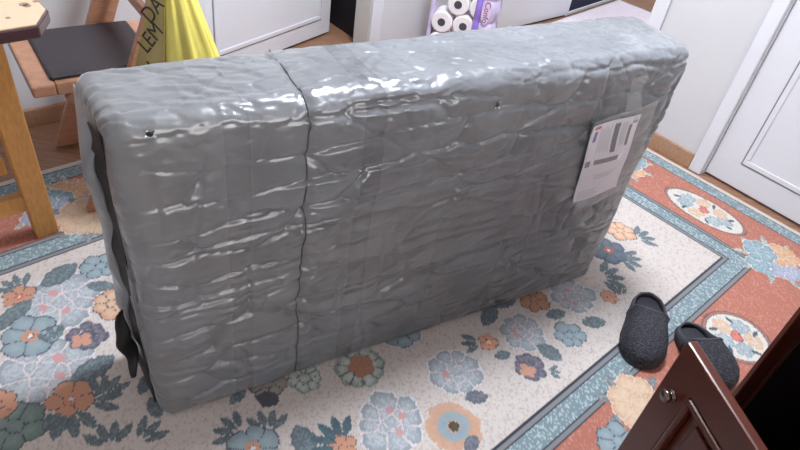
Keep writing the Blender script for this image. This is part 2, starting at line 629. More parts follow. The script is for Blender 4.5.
N1 = smooth_noise(AA.shape, 1) * 0.6 + smooth_noise(AA.shape, 0) * 0.6
N2 = smooth_noise(AA.shape, 1)
N4 = smooth_noise(AA.shape, 4)
cream, cream2 = c3(200, 193, 188), c3(172, 156, 146)
teal, teal2 = c3(122, 141, 147), c3(180, 193, 196)
orange, orange2 = c3(172, 112, 97), c3(190, 138, 122)
grey = c3(128, 130, 132)
dark = c3(58, 60, 72)
D = np.maximum.reduce([AA - A_HI, A_LO - AA, B_LO - BB, BB - B_HI])


def paint(mask, col, alpha=1.0):
    a = (mask * alpha)[..., None]
    C[:] = C * (1 - a) + col * a


C[:] = cream
paint((N1 > 0.85).astype(float), cream2, 0.5)
paint((N2 > 1.5).astype(float), c3(150, 120, 110), 0.35)


def band(d0, d1, col, speck=None, thr=0.8, sa=0.8):
    m = ((D >= d0) & (D < d1)).astype(float)
    paint(m, col)
    if speck is not None:
        paint(m * (N1 > thr), speck, sa)


band(0.000, 0.005, dark)
band(0.005, 0.018, grey)
band(0.018, 0.022, dark)
band(0.022, 0.078, teal, teal2, 0.6)
band(0.078, 0.082, dark)
band(0.082, 0.093, grey)
band(0.093, 0.098, dark)
band(0.098, 0.352, orange, orange2, 0.7)
band(0.352, 0.356, dark)
band(0.356, 0.413, teal, teal2, 0.6)
band(0.413, 0.416, dark)
band(0.416, 1.0, c3(204, 195, 187), cream2, 0.9, 0.4)


def window(ca, cb, R):
    i0, i1 = np.searchsorted(ga, [ca - R, ca + R])
    j0, j1 = np.searchsorted(gb, [cb - R, cb + R])
    return slice(max(i0, 0), i1), slice(max(j0, 0), j1)


def lobes(ca, cb, lob, col_in, col_out, outline, vein, ow=0.10, vw=0.10, hl=None, speck=0.5):
    """Cluster of round petals. lob: list of (da, db, r)."""
    R = max(math.hypot(a, b) + r for a, b, r in lob) * 1.2
    s = window(ca, cb, R)
    x, y = AA[s] - ca, BB[s] - cb
    if x.size == 0:
        return
    n = N4[s] * 0.05
    ds = np.stack([np.hypot(x - a, y - b) / r for a, b, r in lob])
    o = np.sort(ds, axis=0)
    d1_, d2_ = o[0] + n, (o[1] + n if len(lob) > 1 else o[0] + 9)
    sub = C[s]

    def put(mask, col, al=1.0):
        a = (mask * al)[..., None]
        sub[:] = sub * (1 - a) + col * a
    put((d1_ < 1 + ow).astype(float), outline)
    put((d1_ < 1).astype(float), col_out)
    g_ = np.clip(1.05 - d1_, 0, 1) ** 0.8
    put((d1_ < 1) * np.clip(g_ + 0.35 * N2[s] * speck, 0, 1), col_in)
    if hl is not None:
        put((d1_ < 0.7) * (N1[s] > 0.2), hl, 0.35)
    put(((d2_ - d1_) < vw) & (d1_ < 1), vein)
    C[s] = sub


def ring_lobes(R, n, rot, inner=0.45, seed=0, core=True, jitter=0.15):
    r_ = random.Random(seed)
    L = []
    for k in range(n):
        t = rot + 2 * math.pi * k / n + r_.uniform(-jitter, jitter)
        q = R * 0.62 * r_.uniform(1 - jitter, 1 + jitter)
        L.append((q * math.cos(t), q * math.sin(t), R * inner * r_.uniform(0.85, 1.15)))
    if core:
        L.append((0, 0, R * 0.4))
    return L


WHITE = c3(208, 213, 219)
BLUE = c3(138, 147, 154)
BLUE2 = c3(168, 176, 182)
PINK = c3(196, 152, 152)
NAVY = c3(78, 86, 98)
LEAF = c3(120, 134, 138)
ORANGE = c3(194, 146, 122)
PEACH = c3(206, 180, 156)
TAN = c3(186, 152, 128)


def peony(ca, cb, R, seed=0):
    r_ = random.Random(seed)
    L = ring_lobes(R, 8, r_.random() * 6, 0.40, seed) + ring_lobes(R * 0.55, 4, r_.random() * 6, 0.55, seed + 1, False)
    lobes(ca, cb, L, BLUE2, BLUE, c3(212, 212, 215), c3(210, 198, 199), 0.10, 0.10, WHITE, 0.25)
    for k in range(3):
        t = r_.random() * 6.28
        lobes(ca + R * 0.4 * math.cos(t), cb + R * 0.4 * math.sin(t), [(0, 0, R * 0.12)], PINK, PINK, PINK, PINK, 0)


def rose(ca, cb, R, c_in, c_out, seed=0, centre=None, n=6):
    lobes(ca, cb, ring_lobes(R, n, seed * 1.3, 0.48, seed), c_in, c_out, NAVY, NAVY, 0.10, 0.07, None, 0.3)
    if centre is not None:
        lobes(ca, cb, [(0, 0, R * 0.32)], centre, centre, centre, centre, 0.0)
        lobes(ca, cb, [(0, 0, R * 0.10)], WHITE, WHITE, NAVY, NAVY, 0.3)


def leaf(ca, cb, L, w, rot, col=LEAF, col2=NAVY):
    s = window(ca, cb, L * 1.1)
    x, y = AA[s] - ca, BB[s] - cb
    if x.size == 0:
        return
    u_ = (x * math.cos(rot) + y * math.sin(rot)) / (L / 2)
    v_ = (-x * math.sin(rot) + y * math.cos(rot)) / (w / 2)
    prof = np.clip(1 - u_ ** 2, 0, 1) ** 0.8 * (1 + 0.07 * np.sin(u_ * 14))
    q = np.abs(v_) / (prof + 1e-6)
    m = (np.abs(u_) < 1) & (q < 1.0)
    sub = C[s]
    sub[m] = np.where((N1[s][m] > 0.2)[:, None], col, col2 * 0.5 + col * 0.5)
    m2 = m & (q > 0.80)
    sub[m2] = 0.6 * col2 + 0.4 * col
    C[s] = sub


def spray(ca, cb, L, rot, n=5, col=LEAF):
    for k in range(n):
        t = rot + (k - (n - 1) / 2) * 0.5
        leaf(ca + 0.62 * L * math.cos(t), cb + 0.62 * L * math.sin(t), L * 0.72, L * 0.27, t, col)


def thistle(ca, cb, R, seed):
    L = ring_lobes(R, 9, seed, 0.30, seed)
    lobes(ca, cb, L, c3(124, 120, 130), NAVY, c3(150, 136, 152), c3(150, 130, 150), 0.08, 0.06)
    lobes(ca - R * 0.3, cb - R * 0.1, ring_lobes(R * 0.42, 4, seed, 0.5, seed), ORANGE, ORANGE, PINK, PINK, 0.1)


def tanring(ca, cb, R):
    lobes(ca, cb, ring_lobes(R, 11, 0, 0.42, 3), TAN, c3(196, 160, 140), TAN, TAN, 0.05, 0.0)
    lobes(ca, cb, [(0, 0, R * 0.66)], c3(132, 152, 164), c3(150, 160, 164), TAN, TAN, 0.1)
    lobes(ca, cb, [(0, 0, R * 0.22)], c3(90, 84, 70), c3(70, 64, 56), TAN, TAN, 0.2)


def rosette(ca, cb, R, seed, centre=None):
    lobes(ca, cb, ring_lobes(R, 10, seed, 0.34, seed), c3(186, 192, 184), c3(120, 134, 126), c3(150, 156, 150), c3(96, 110, 106), 0.08, 0.12, WHITE)
    if centre is not None:
        lobes(ca, cb, ring_lobes(R * 0.45, 5, seed, 0.5, seed), centre, centre, c3(140, 120, 100), c3(140, 120, 100), 0.1)


placed = []


def F(px, py, R, fn, *args, **kw):
    a, b = rc(px, py)
    R *= 1.27
    placed.append((a, b, R))
    fn(a, b, R, *args, **kw)


def LF(px, py, L, w, deg, col=LEAF):
    a, b = rc(px, py)
    L, w = L * 1.2, w * 1.2
    placed.append((a, b, L * 0.5))
    leaf(a, b, L, w, math.radians(deg), col)


def SP(px, py, L, deg, n=5, col=LEAF):
    a, b = rc(px, py)
    L *= 1.15
    placed.append((a, b, L * 0.6))
    spray(a, b, L, math.radians(deg), n, col)


TEAL_IN, TEAL_OUT = c3(152, 168, 174), c3(130, 149, 157)
# left of the package
F(60, 304, 0.080, peony, 1)
F(46, 372, 0.085, peony, 2)
LF(60, 277, 0.10, 0.055, 20)
F(101, 268, 0.038, rose, TEAL_IN, TEAL_OUT, 3)
LF(102, 288, 0.07, 0.035, -40)
F(112, 306, 0.038, rose, PEACH, ORANGE, 4)
F(20, 299, 0.030, rose, ORANGE, c3(184, 138, 120), 5, c3(200, 120, 100))
SP(22, 293, 0.065, 100, 4)
LF(14, 317, 0.11, 0.045, 30)
F(31, 338, 0.052, rose, TEAL_IN, TEAL_OUT, 6, ORANGE)
F(88, 338, 0.042, thistle, 2)
SP(58, 345, 0.06, 90, 3)
LF(94, 371, 0.10, 0.055, 10)
F(72, 401, 0.042, rose, ORANGE, c3(192, 144, 122), 8, c3(196, 138, 116), n=5)
SP(72, 407, 0.085, -120, 4)
SP(84, 404, 0.08, -20, 3)
SP(104, 400, 0.065, 50, 4)
F(16, 428, 0.052, rose, c3(136, 152, 148), c3(104, 126, 124), 9)
F(0, 408, 0.03, rose, ORANGE, ORANGE, 10)
SP(40, 440, 0.06, 20, 3)
SP(110, 452, 0.07, 70, 4)
SP(136, 447, 0.07, 20, 3)
# in front of the package
LF(238, 398, 0.05, 0.025, 20)
F(268, 386, 0.034, rose, c3(150, 156, 150), c3(150, 120, 112), 11)
LF(268, 401, 0.05, 0.04, 130, c3(84, 84, 88))
SP(243, 436, 0.065, 120, 4)
SP(268, 437, 0.065, 60, 4)
F(253, 450, 0.045, rose, TEAL_IN, TEAL_OUT, 12, ORANGE)
LF(304, 443, 0.08, 0.05, 80)
F(304, 380, 0.036, rosette, 13)
F(360, 368, 0.058, rosette, 14, c3(174, 126, 106))
F(391, 424, 0.068, peony, 15)
F(455, 374, 0.060, peony, 16)
F(453, 428, 0.052, tanring)
LF(476, 399, 0.055, 0.035, -30, c3(120, 122, 132))
LF(471, 446, 0.05, 0.03, 20, c3(120, 122, 132))
F(342, 450, 0.028, rose, ORANGE, ORANGE, 17)
SP(343, 447, 0.075, 100, 5, c3(88, 116, 122))
F(488, 344, 0.022, rose, c3(226, 166, 140), ORANGE, 18, c3(236, 200, 150), n=5)
SP(482, 344, 0.06, 150, 3)
LF(502, 357, 0.045, 0.028, -20)
F(522, 333, 0.055, peony, 19)
F(533, 301, 0.036, rose, c3(186, 140, 112), c3(164, 126, 106), 20)
LF(489, 317, 0.085, 0.04, 20)
LF(505, 303, 0.08, 0.04, 0)
F(572, 298, 0.060, peony, 21)
F(569, 337, 0.036, rose, TEAL_IN, TEAL_OUT, 22)
LF(555, 316, 0.06, 0.035, -20)
LF(549, 354, 0.07, 0.045, 100)
F(529, 369, 0.040, thistle, 3)
LF(593, 324, 0.07, 0.04, -30)
SP(545, 373, 0.04, -40, 3)
F(619, 232, 0.040, rose, c3(216, 184, 158), c3(196, 150, 124), 23)
F(608, 252, 0.046, rose, c3(112, 124, 134), c3(96, 106, 118), 24, c3(170, 110, 96))
SP(634, 240, 0.075, -20, 4)
SP(618, 258, 0.075, -60, 4)
SP(598, 278, 0.085, -40, 5)
F(609, 299, 0.020, rose, ORANGE, ORANGE, 25)
SP(620, 298, 0.045, 40, 3)
# border medallions and clusters
def medallion(ca, cb, ra, rb, seed):
    s = window(ca, cb, max(ra, rb) * 1.25)
    x, y = AA[s] - ca, BB[s] - cb
    if x.size == 0:
        return
    q = np.sqrt((x / ra) ** 2 + (y / rb) ** 2)
    w_ = 0.005 / max(ra, rb)
    sub = C[s]
    sub[q < 1 + 2 * w_] = c3(112, 92, 92)
    sub[q < 1 + w_] = c3(176, 120, 108)
    sub[q < 1.0] = c3(104, 108, 112)
    inn = q < 1 - w_
    sub[inn] = np.where((N1[s][inn] > 0.9)[:, None], c3(192, 186, 174), c3(206, 203, 196))
    C[s] = sub
    r_ = random.Random(seed)
    n = 5 if abs(ra - rb) < 0.03 else 7
    for k in range(n):
        t = 2 * math.pi * k / n + 0.3
        a, b = ca + 0.52 * ra * math.cos(t), cb + 0.52 * rb * math.sin(t)
        c_ = [(BLUE2, c3(132, 150, 158)), (PEACH, c3(194, 168, 142)), (c3(172, 184, 190), c3(136, 152, 160))][(k + seed) % 3]
        lobes(a, b, ring_lobes(0.030, 6, t, 0.45, k + seed), c_[0], c_[1], c3(206, 204, 200), c3(206, 204, 200), 0.08, 0.08)
        leaf(ca + 0.72 * ra * math.cos(t + 0.5), cb + 0.72 * rb * math.sin(t + 0.5), 0.035, 0.014, t + 1, c3(84, 104, 110))
    lobes(ca, cb, [(0, 0, 0.018), (0.012, 0.01, 0.012)], c3(204, 130, 116), c3(196, 110, 100), NAVY, NAVY, 0.1)


def cluster(ca, cb, seed, tone=0):
    r_ = random.Random(seed)
    for k in range(9):
        t = 6.28 * k / 9
        leaf(ca + 0.112 * math.cos(t), cb + 0.112 * math.sin(t), 0.07, 0.026, t, c3(196, 192, 180), NAVY)
    pal = [(c3(150, 172, 180), c3(118, 148, 158)), (c3(170, 176, 192), c3(142, 150, 168)), (c3(206, 172, 138), c3(198, 150, 116))]
    for k in range(4):
        t = 1.57 * k + seed
        p = pal[(k + tone) % 3]
        L = ring_lobes(0.062, 7, t, 0.42, seed + k)
        lobes(ca + 0.055 * math.cos(t), cb + 0.055 * math.sin(t), L, p[0], p[1], c3(218, 214, 206), c3(206, 204, 204), 0.07, 0.07)


def peach_cluster(ca, cb, seed):
    for k in range(9):
        t = 6.28 * k / 9 + 0.2
        leaf(ca + 0.095 * math.cos(t), cb + 0.095 * math.sin(t), 0.06, 0.026, t, c3(150, 156, 156), NAVY)
    lobes(ca, cb, ring_lobes(0.088, 8, 0.4, 0.42, seed), c3(212, 190, 166), c3(198, 160, 132), c3(210, 202, 190), c3(210, 194, 174), 0.07, 0.06, c3(214, 196, 174))


mid = 0.225
corner = rc(772, 262)
for (ca, cb, sd, tn) in [(corner[0], corner[1], 3, 0), (A_HI + mid, B_HI + mid, 5, 1), (A_LO - mid, B_LO - mid, 6, 2), (A_LO - mid, B_HI + mid, 8, 0)]:
    cluster(ca, cb, sd, tn)
for b_, sd in [(0.181, 1), (0.181 + 0.79, 4)]:
    medallion(A_HI + 0.222, b_, 0.085, 0.165, sd)
    medallion(A_LO - 0.222, b_, 0.085, 0.165, sd + 1)
bf = rc(640, 176)
cluster(A_HI + 0.225, 0.575, 9, 1)
cluster(A_LO - 0.225, 0.575, 10, 0)
step = 0.96
a0 = rc(735, 338)[0]
k = 0
a_ = a0
while a_ > A_LO - 0.1:
    medallion(a_, B_LO - 0.218, 0.100, 0.100, k)
    a_ -= step
    peach = a_ + step / 2 - 0.02
    if k == 0:
        pc = rc(632, 397)
        peach_cluster(pc[0] - 0.01, pc[1] - 0.03, 2)
        q_ = rc(617, 443)
        rose(q_[0], q_[1], 0.05, TEAL_IN, TEAL_OUT, 3)
    else:
        peach_cluster(peach, B_LO - 0.2, k + 2)
    k += 1
a_, k = -0.335, 0
while a_ > A_LO - 0.1:
    medallion(a_, B_HI + 0.22, 0.088, 0.088, k)
    (cluster if k % 2 else peach_cluster)(a_ - step / 2, B_HI + 0.23, k + 20)
    a_ -= step
    k += 1
q_ = rc(70, 200)
cluster(q_[0], q_[1] - 0.01, 31, 1)
q_ = rc(84, 216)
peach_cluster(q_[0], q_[1] - 0.02, 5)
# the rest of the field, out of the picture or under the package
r_ = random.Random(5)
tries = 0
u_pk = np.array([0.82196896, 0.56953228, 0])
while tries < 1500:
    tries += 1
    a = r_.uniform(A_LO + 0.06, A_HI - 0.30)
    b = r_.uniform(B_LO + 0.06, B_HI - 0.06)
    R_ = r_.choice([0.03, 0.04, 0.05, 0.07])
    if any(math.hypot(a - p, b - q) < R_ + rr + 0.012 for p, q, rr in placed):
        continue
    Pw = RC + RA * a + RB * b
    cc = CAMR @ (Pw - np.array([0, 0, H]))
    if cc[2] > 0:
        sx, sy = 400 + FPX * cc[0] / cc[2], 225 + FPX * cc[1] / cc[2]
        if 120 < sx < 800 and 285 < sy < 470 and (sy > 420 - (sx - 165) * 0.34):
            continue
        if 590 < sx < 800 and 150 < sy < 330:
            continue
    placed.append((a, b, R_))
    if R_ > 0.06:
        peony(a, b, R_, tries)
    elif R_ > 0.045:
        rose(a, b, R_, TEAL_IN, TEAL_OUT, tries, ORANGE)
    elif R_ > 0.035:
        rose(a, b, R_, PEACH, ORANGE, tries)
    else:
        leaf(a, b, 0.07, 0.035, r_.random() * 6)


def build_rug():
    na, nb = AA.shape
    z = 0.0082 + 0.0002 * np.clip(N4, -2, 2)
    edge = np.minimum.reduce([AA - ga[0], ga[-1] - AA, BB - gb[0], gb[-1] - BB])
    z = np.where(edge < STEP * 0.5, 0.0, z)
    P = RA[None, None] * AA[..., None] + RB[None, None] * BB[..., None]
    P[..., 2] = z
    idx = np.arange(na * nb).reshape(na, nb)
    f = np.stack([idx[:-1, :-1], idx[1:, :-1], idx[1:, 1:], idx[:-1, 1:]], -1).reshape(-1, 4)
    me = bpy.data.meshes.new('rug')
    me.vertices.add(na * nb)
    me.vertices.foreach_set('co', P.reshape(-1))
    me.loops.add(f.size)
    me.loops.foreach_set('vertex_index', f.reshape(-1).astype(np.int32))
    me.polygons.add(len(f))
    me.polygons.foreach_set('loop_start', np.arange(0, f.size, 4, dtype=np.int32))
    me.polygons.foreach_set('loop_total', np.full(len(f), 4, dtype=np.int32))
    me.update(calc_edges=True)
    at = me.color_attributes.new('pattern', 'FLOAT_COLOR', 'POINT')
    rgba = np.ones((na * nb, 4))
    rgba[:, :3] = np.clip(C.reshape(-1, 3), 0, 1)
    at.data.foreach_set('color', rgba.reshape(-1))
    me.materials.append(MATS['rug_weave'])
    o = bpy.data.objects.new('floral_rug', me)
    COL.objects.link(o)
    o.location = tuple(RC)
    return tag(o, 'large woven rug with blue and orange flowers on cream and a terracotta border', 'rug')


build_rug()
RUGZ = 0.009

# ------------------------------------------------------------------ the wrapped package
PK = G(165, 418, RUGZ)
PK[2] = RUGZ
PANG = math.radians(34.72)
PL, PT, PH = 1.39, 0.235, 0.812
package = thing('wrapped_package', 'tall flat package wrapped in crinkled grey plastic with a shipping label', 'package', PK, PANG)


def vnoise(x, y, seed, scale):
    """Smooth value noise."""
    r = np.random.default_rng(seed)
    T = r.random((64, 64))
    x, y = x * scale, y * scale
    xi, yi = np.floor(x).astype(int), np.floor(y).astype(int)
    fx, fy = x - xi, y - yi
    fx, fy = fx * fx * (3 - 2 * fx), fy * fy * (3 - 2 * fy)
    g_ = lambda i, j: T[(xi + i) % 64, (yi + j) % 64]
    return (g_(0, 0) * (1 - fx) + g_(1, 0) * fx) * (1 - fy) + (g_(0, 1) * (1 - fx) + g_(1, 1) * fx) * fy - 0.5


# creases of the wrap in unrolled coordinates (u along the length, v up the front and over the top)
CREASES = []
rr = random.Random(21)
v0 = 0.035
row = 0
while v0 < 0.80:
    u0 = -0.02 + rr.uniform(0, 0.1)
    while u0 < 1.42:
        Ls = rr.uniform(0.10, 0.42)
        if rr.random() < 0.52:
            CREASES.append((u0, v0 + rr.uniform(-0.016, 0.016), u0 + Ls, v0 + rr.uniform(-0.02, 0.022), rr.uniform(0.006, 0.014), rr.uniform(0.0035, 0.008), rr.random() * 6))
        u0 += Ls + rr.uniform(0.0, 0.05)
    v0 += rr.uniform(0.048, 0.078)
    row += 1
for uc in (0.10, 0.20, 0.45, 0.52, 0.66, 0.74, 0.90, 1.02, 1.12, 1.30):
    for _ in range(3):
        va = rr.uniform(0.03, 0.72)
        Ls = rr.uniform(0.05, 0.18)
        ju = uc + rr.uniform(-0.05, 0.05)
        CREASES.append((ju, va, ju + rr.uniform(-0.02, 0.02), va + Ls, rr.uniform(0.003, 0.008), rr.uniform(0.005, 0.010), rr.random() * 6))
for _ in range(46):       # short diagonal wrinkles along the top edge
    ua = rr.uniform(0, 1.38)
    va = rr.uniform(0.74, 1.0)
    an = rr.uniform(-2.6, -0.5)
    Ls = rr.uniform(0.03, 0.10)
    CREASES.append((ua, va, ua + Ls * math.cos(an), va + Ls * math.sin(an), rr.uniform(0.0015, 0.0045), rr.uniform(0.004, 0.008), rr.random() * 6))
CREASES.append((0.331, 0.0, 0.338, 0.40, 0.008, 0.012, 1.0))
CREASES.append((0.338, 0.40, 0.325, 1.06, 0.008, 0.012, 2.0))


def crease_height(u, v):
    h = np.zeros_like(u)
    for (ua, va, ub, vb, dep_, w_, ph) in CREASES:
        m = (u > min(ua, ub) - 0.05) & (u < max(ua, ub) + 0.05) & (v > min(va, vb) - 0.06) & (v < max(va, vb) + 0.06)
        if not m.any():
            continue
        x, y = u[m], v[m]
        dx, dy = ub - ua, vb - va
        L = math.hypot(dx, dy)
        t = ((x - ua) * dx + (y - va) * dy) / (L * L)
        s_ = (-(x - ua) * dy + (y - va) * dx) / L
        s_ = s_ + 0.016 * vnoise(x + ph, y, 51, 14) + 0.006 * vnoise(x + ph, y, 52, 45)
        fade = np.clip(1 - np.maximum(-t, t - 1) * L / 0.035, 0, 1)
        fade = np.minimum(fade, 1.0) ** 2
        pr = -np.exp(-np.abs(s_) / w_) + 0.2 * np.exp(-((s_ + 1.4 * w_) / (1.1 * w_)) ** 2)
        h[m] += dep_ * pr * fade
    return h


def cellular(x, y, seed):
    """Brick-like cellular noise: distances to the nearest two jittered points, random pair per cell."""
    r = np.random.default_rng(seed)
    JX, JY, RT, RS = (r.random((128, 128)) for _ in range(4))
    yi = np.floor(y).astype(int)
    F1 = np.full(x.shape, 9.0)
    F2 = np.full(x.shape, 9.0)
    A = np.zeros(x.shape)
    B_ = np.zeros(x.shape)
    DX = np.zeros(x.shape)
    DY = np.zeros(x.shape)
    for dj in (-1, 0, 1):
        jj = yi + dj
        xo = x + 0.5 * (jj % 2)
        xi = np.floor(xo).astype(int)
        for di in (-1, 0, 1):
            ii = xi + di
            a, b = ii % 128, jj % 128
            px = ii + 0.12 + 0.76 * JX[a, b]
            py = jj + 0.20 + 0.60 * JY[a, b]
            dx, dy = xo - px, y - py
            d = np.sqrt((dx * 0.80) ** 2 + dy ** 2)
            near = d < F1
            F2 = np.where(near, F1, np.minimum(F2, d))
            F1 = np.where(near, d, F1)
            A = np.where(near, RT[a, b], A)
            B_ = np.where(near, RS[a, b], B_)
            DX = np.where(near, dx, DX)
            DY = np.where(near, dy, DY)
    return F1, F2, A - 0.5, B_ - 0.5, DX, DY


def package_surface(u, v, full=True):
    """Relief (m) of the wrap at unrolled position; v is measured up the front, then over the top and down the back."""
    top = np.clip((v - (PH - 0.04)) / 0.04, 0, 1)
    wu = u + 0.030 * vnoise(u, v, 31, 9) + 0.012 * vnoise(u, v, 32, 28)
    wv = v + 0.026 * vnoise(u, v, 33, 7) + 0.010 * vnoise(u, v, 34, 26)
    h = 0.7 * crease_height(u, v)
    F1, F2, A, B_, DX, DY = cellular(wu / 0.21, wv / 0.072, 41)
    e = F2 - F1
    amp = np.clip(0.75 + 1.4 * vnoise(u, v, 42, 5), 0.1, 1.3)
    endf = np.clip(np.minimum(u, PL - u) / 0.07, 0.25, 1)
    h += (1 - 0.85 * top) * endf * (0.0120 * amp * (1 - np.exp(-e / 0.10)) + 0.014 * A * DY + 0.008 * B_ * DX)
    F1, F2, A, B_, DX, DY = cellular(wu / 0.075 + 0.4 * wv / 0.075, wv / 0.036, 43)
    e = F2 - F1
    amp = np.clip(0.35 + 1.6 * vnoise(u, v, 44, 8) + 0.05 * top + 0.4 * np.exp(-((v - PH) / 0.05) ** 2), 0.0, 1.5)
    h += (0.5 + 0.5 * endf) * (0.0020 * amp * (1 - np.exp(-e / 0.09)) + 0.0046 * (A * DY + B_ * DX) * (0.4 + 0.6 * amp))
    F1, F2, A, B_, DX, DY = cellular(wu / 0.036 + 0.5 * wv / 0.03, wv / 0.026, 45)
    h += 0.0050 * (A * DY + B_ * DX) * (0.15 + 0.85 * np.maximum(top, np.exp(-((v - PH) / 0.07) ** 2)))
    h += (1 - 0.4 * top) * (0.012 * vnoise(u, v, 1, 4.5) + 0.004 * vnoise(u * 0.6, v * 1.5, 2, 13))
    flat = np.exp(-(((u - 1.205) / 0.13) ** 6 + ((v - 0.50) / 0.17) ** 6))     # the stiff label holds the wrap flat
    return (h - 0.004) * (1 - 0.75 * flat) + 0.003 * flat


def shift_u(u, z, n=0.0):
    """The right end leans out towards the top; the left end is cut a little askew."""
    q = np.clip(z / PH, 0, 1)
    return 0.03 * q * (u / PL) - (0.010 + 0.036 * q * np.clip(n / PT, 0, 1)) * (1 - u / PL) ** 4


def build_package():
    r = 0.042
    st = 0.0040
    # closed profile in (n, z): front bottom -> up front -> top -> back -> bottom
    prof = []
    def arc(cn, cz, a0, a1, rad, k):
        return [(cn + rad * math.cos(a0 + (a1 - a0) * i / k), cz + rad * math.sin(a0 + (a1 - a0) * i / k), math.cos(a0 + (a1 - a0) * i / k), math.sin(a0 + (a1 - a0) * i / k)) for i in range(k)]
    rb = 0.012
    nz = int((PH - r - rb) / st)
    prof += arc(rb, rb, 1.5 * math.pi, math.pi, rb, 8)
    prof += [(0, rb + (PH - r - rb) * i / nz, -1, 0) for i in range(nz)]
    prof += arc(r, PH - r, math.pi, math.pi / 2, r, 16)
    nt_ = int((PT - 2 * r) / st)
    prof += [(r + (PT - 2 * r) * i / nt_, PH, 0, 1) for i in range(nt_)]
    prof += arc(PT - r, PH - r, math.pi / 2, 0, r, 14)
    nk = 50
    prof += [(PT, PH - r - (PH - r - rb) * i / nk, 1, 0) for i in range(nk)]
    prof += arc(PT - rb, rb, 0, -math.pi / 2, rb, 6)
    prof += [(PT - rb - (PT - 2 * rb) * i / 10, 0, 0, -1) for i in range(10)]
    prof = np.array(prof)
    seg = np.linalg.norm(np.diff(prof[:, :2], axis=0, append=prof[:1, :2]), axis=1)
    vv = np.concatenate([[0], np.cumsum(seg)[:-1]])
    # stations along u with rounded ends: (u position, inset)
    re = 0.034
    us, ins, un = [], [], []
    for i in range(14):
        a = math.pi / 2 * i / 14
        us.append(re - re * math.cos(a)); ins.append(re - re * math.sin(a)); un.append(-math.cos(a))
    nu = int((PL - 2 * re) / st)
    for i in range(nu + 1):
        us.append(re + (PL - 2 * re) * i / nu); ins.append(0); un.append(0)
    for i in range(1, 15):
        a = math.pi / 2 * i / 14
        us.append(PL - re + re * math.sin(a)); ins.append(re - re * math.cos(a)); un.append(math.sin(a))
    us, ins, un = map(np.array, (us, ins, un))
    U, V = np.meshgrid(us, vv, indexing='ij')
    cn, cz = PT / 2, PH / 2
    n0, z0 = prof[:, 0], prof[:, 1]
    NN = prof[None, :, 2] * np.sqrt(1 - un[:, None] ** 2)
    NZ = prof[None, :, 3] * np.sqrt(1 - un[:, None] ** 2)
    NU = np.repeat(un[:, None], len(prof), 1)
    I = ins[:, None]
    Pn = n0[None] - I * np.sign(n0 - cn)[None] * np.minimum(1, np.abs(n0 - cn) / (PT / 2))[None]
    Pz = z0[None] - I * np.sign(z0 - cz)[None] * np.minimum(1, np.abs(z0 - cz) / (PH / 2))[None]
    Pu = U.copy()
    hgt = package_surface(U, V)
    floor_fade = np.clip(Pz / 0.03, 0, 1)
    hgt = hgt * (0.25 + 0.75 * floor_fade)
    Pu = Pu + NU * hgt
    Pn = Pn + NN * hgt
    Pz = Pz + NZ * hgt * (NZ > -0.5)
    # the wrap sags a little towards the right end and bulges in the middle
    Pn = Pn - 0.006 * np.sin(math.pi * np.clip(U / PL, 0, 1)) * np.sin(math.pi * np.clip(Pz / PH, 0, 1)) * (n0[None] < cn)
    Pn = Pn * (1 + 0.07 * (U / PL))
    Pu = Pu + shift_u(U, Pz, Pn)
    Pz = np.maximum(Pz, 0.0)
    P = np.stack([Pu, Pn, Pz], -1)
    nu_, np_ = P.shape[:2]
    idx = np.arange(nu_ * np_).reshape(nu_, np_)
    j2 = np.roll(idx, -1, 1)
    f = np.stack([idx[:-1], j2[:-1], j2[1:], idx[1:]], -1).reshape(-1, 4).tolist()
    f += [tuple(idx[0][::-1].tolist()), tuple(idx[-1].tolist())]
    mb_ = MB()
    mb_.v = [tuple(p) for p in P.reshape(-1, 3).tolist()]
    mb_.f = [tuple(q) for q in f]
    o = mb_.build('plastic_wrap', 'grey_wrap', package, smooth=True)
    # tint: tape strips and scuffed patches (colour of the material itself), alpha = gloss
    tint = np.ones((nu_, np_, 4))
    tint[..., 3] = 0.0
    blot = 1 + 0.10 * vnoise(U, V, 9, 6) + 0.08 * vnoise(U, V, 10, 18)
    tint[..., :3] *= blot[..., None]
    wob = 0.006 * vnoise(U * 0 + 1.3, V, 12, 12)
    for uc, hw, fac, gl in ((0.47, 0.026, 0.93, 0.7), (0.20, 0.026, 0.97, 0.6), (0.95, 0.03, 1.08, 0.7), (1.215, 0.028, 1.12, 0.95)):
        m = np.clip((hw - np.abs(U + wob - uc)) / 0.003, 0, 1)
        tint[..., :3] *= (1 + (fac - 1) * m)[..., None]
        tint[..., 3] = np.maximum(tint[..., 3], gl * m)
    warm = np.clip(0.5 + 2 * vnoise(U, V, 14, 3), 0, 1)
    tint[..., 0] *= 1 + 0.03 * warm
    tint[..., 2] *= 1 - 0.05 * warm
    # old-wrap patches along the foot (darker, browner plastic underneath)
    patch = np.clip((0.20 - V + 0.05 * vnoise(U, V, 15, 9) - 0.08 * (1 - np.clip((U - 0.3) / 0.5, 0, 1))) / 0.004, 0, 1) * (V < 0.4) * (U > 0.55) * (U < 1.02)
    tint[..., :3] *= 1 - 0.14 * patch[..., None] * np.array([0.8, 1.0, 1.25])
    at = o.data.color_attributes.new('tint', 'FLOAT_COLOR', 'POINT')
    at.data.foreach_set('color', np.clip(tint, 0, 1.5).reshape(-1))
    return o


wrap = build_package()


def front_n(u, z):
    """How far the front of the wrap stands out (towards -n) at u and height z."""
    h = float(package_surface(np.array([u]), np.array([z + 0.007]))[0]) * (0.25 + 0.75 * min(1, z / 0.03))
    return (h + 0.006 * math.sin(math.pi * u / PL) * math.sin(math.pi * z / PH)) * (1 + 0.07 * u / PL)


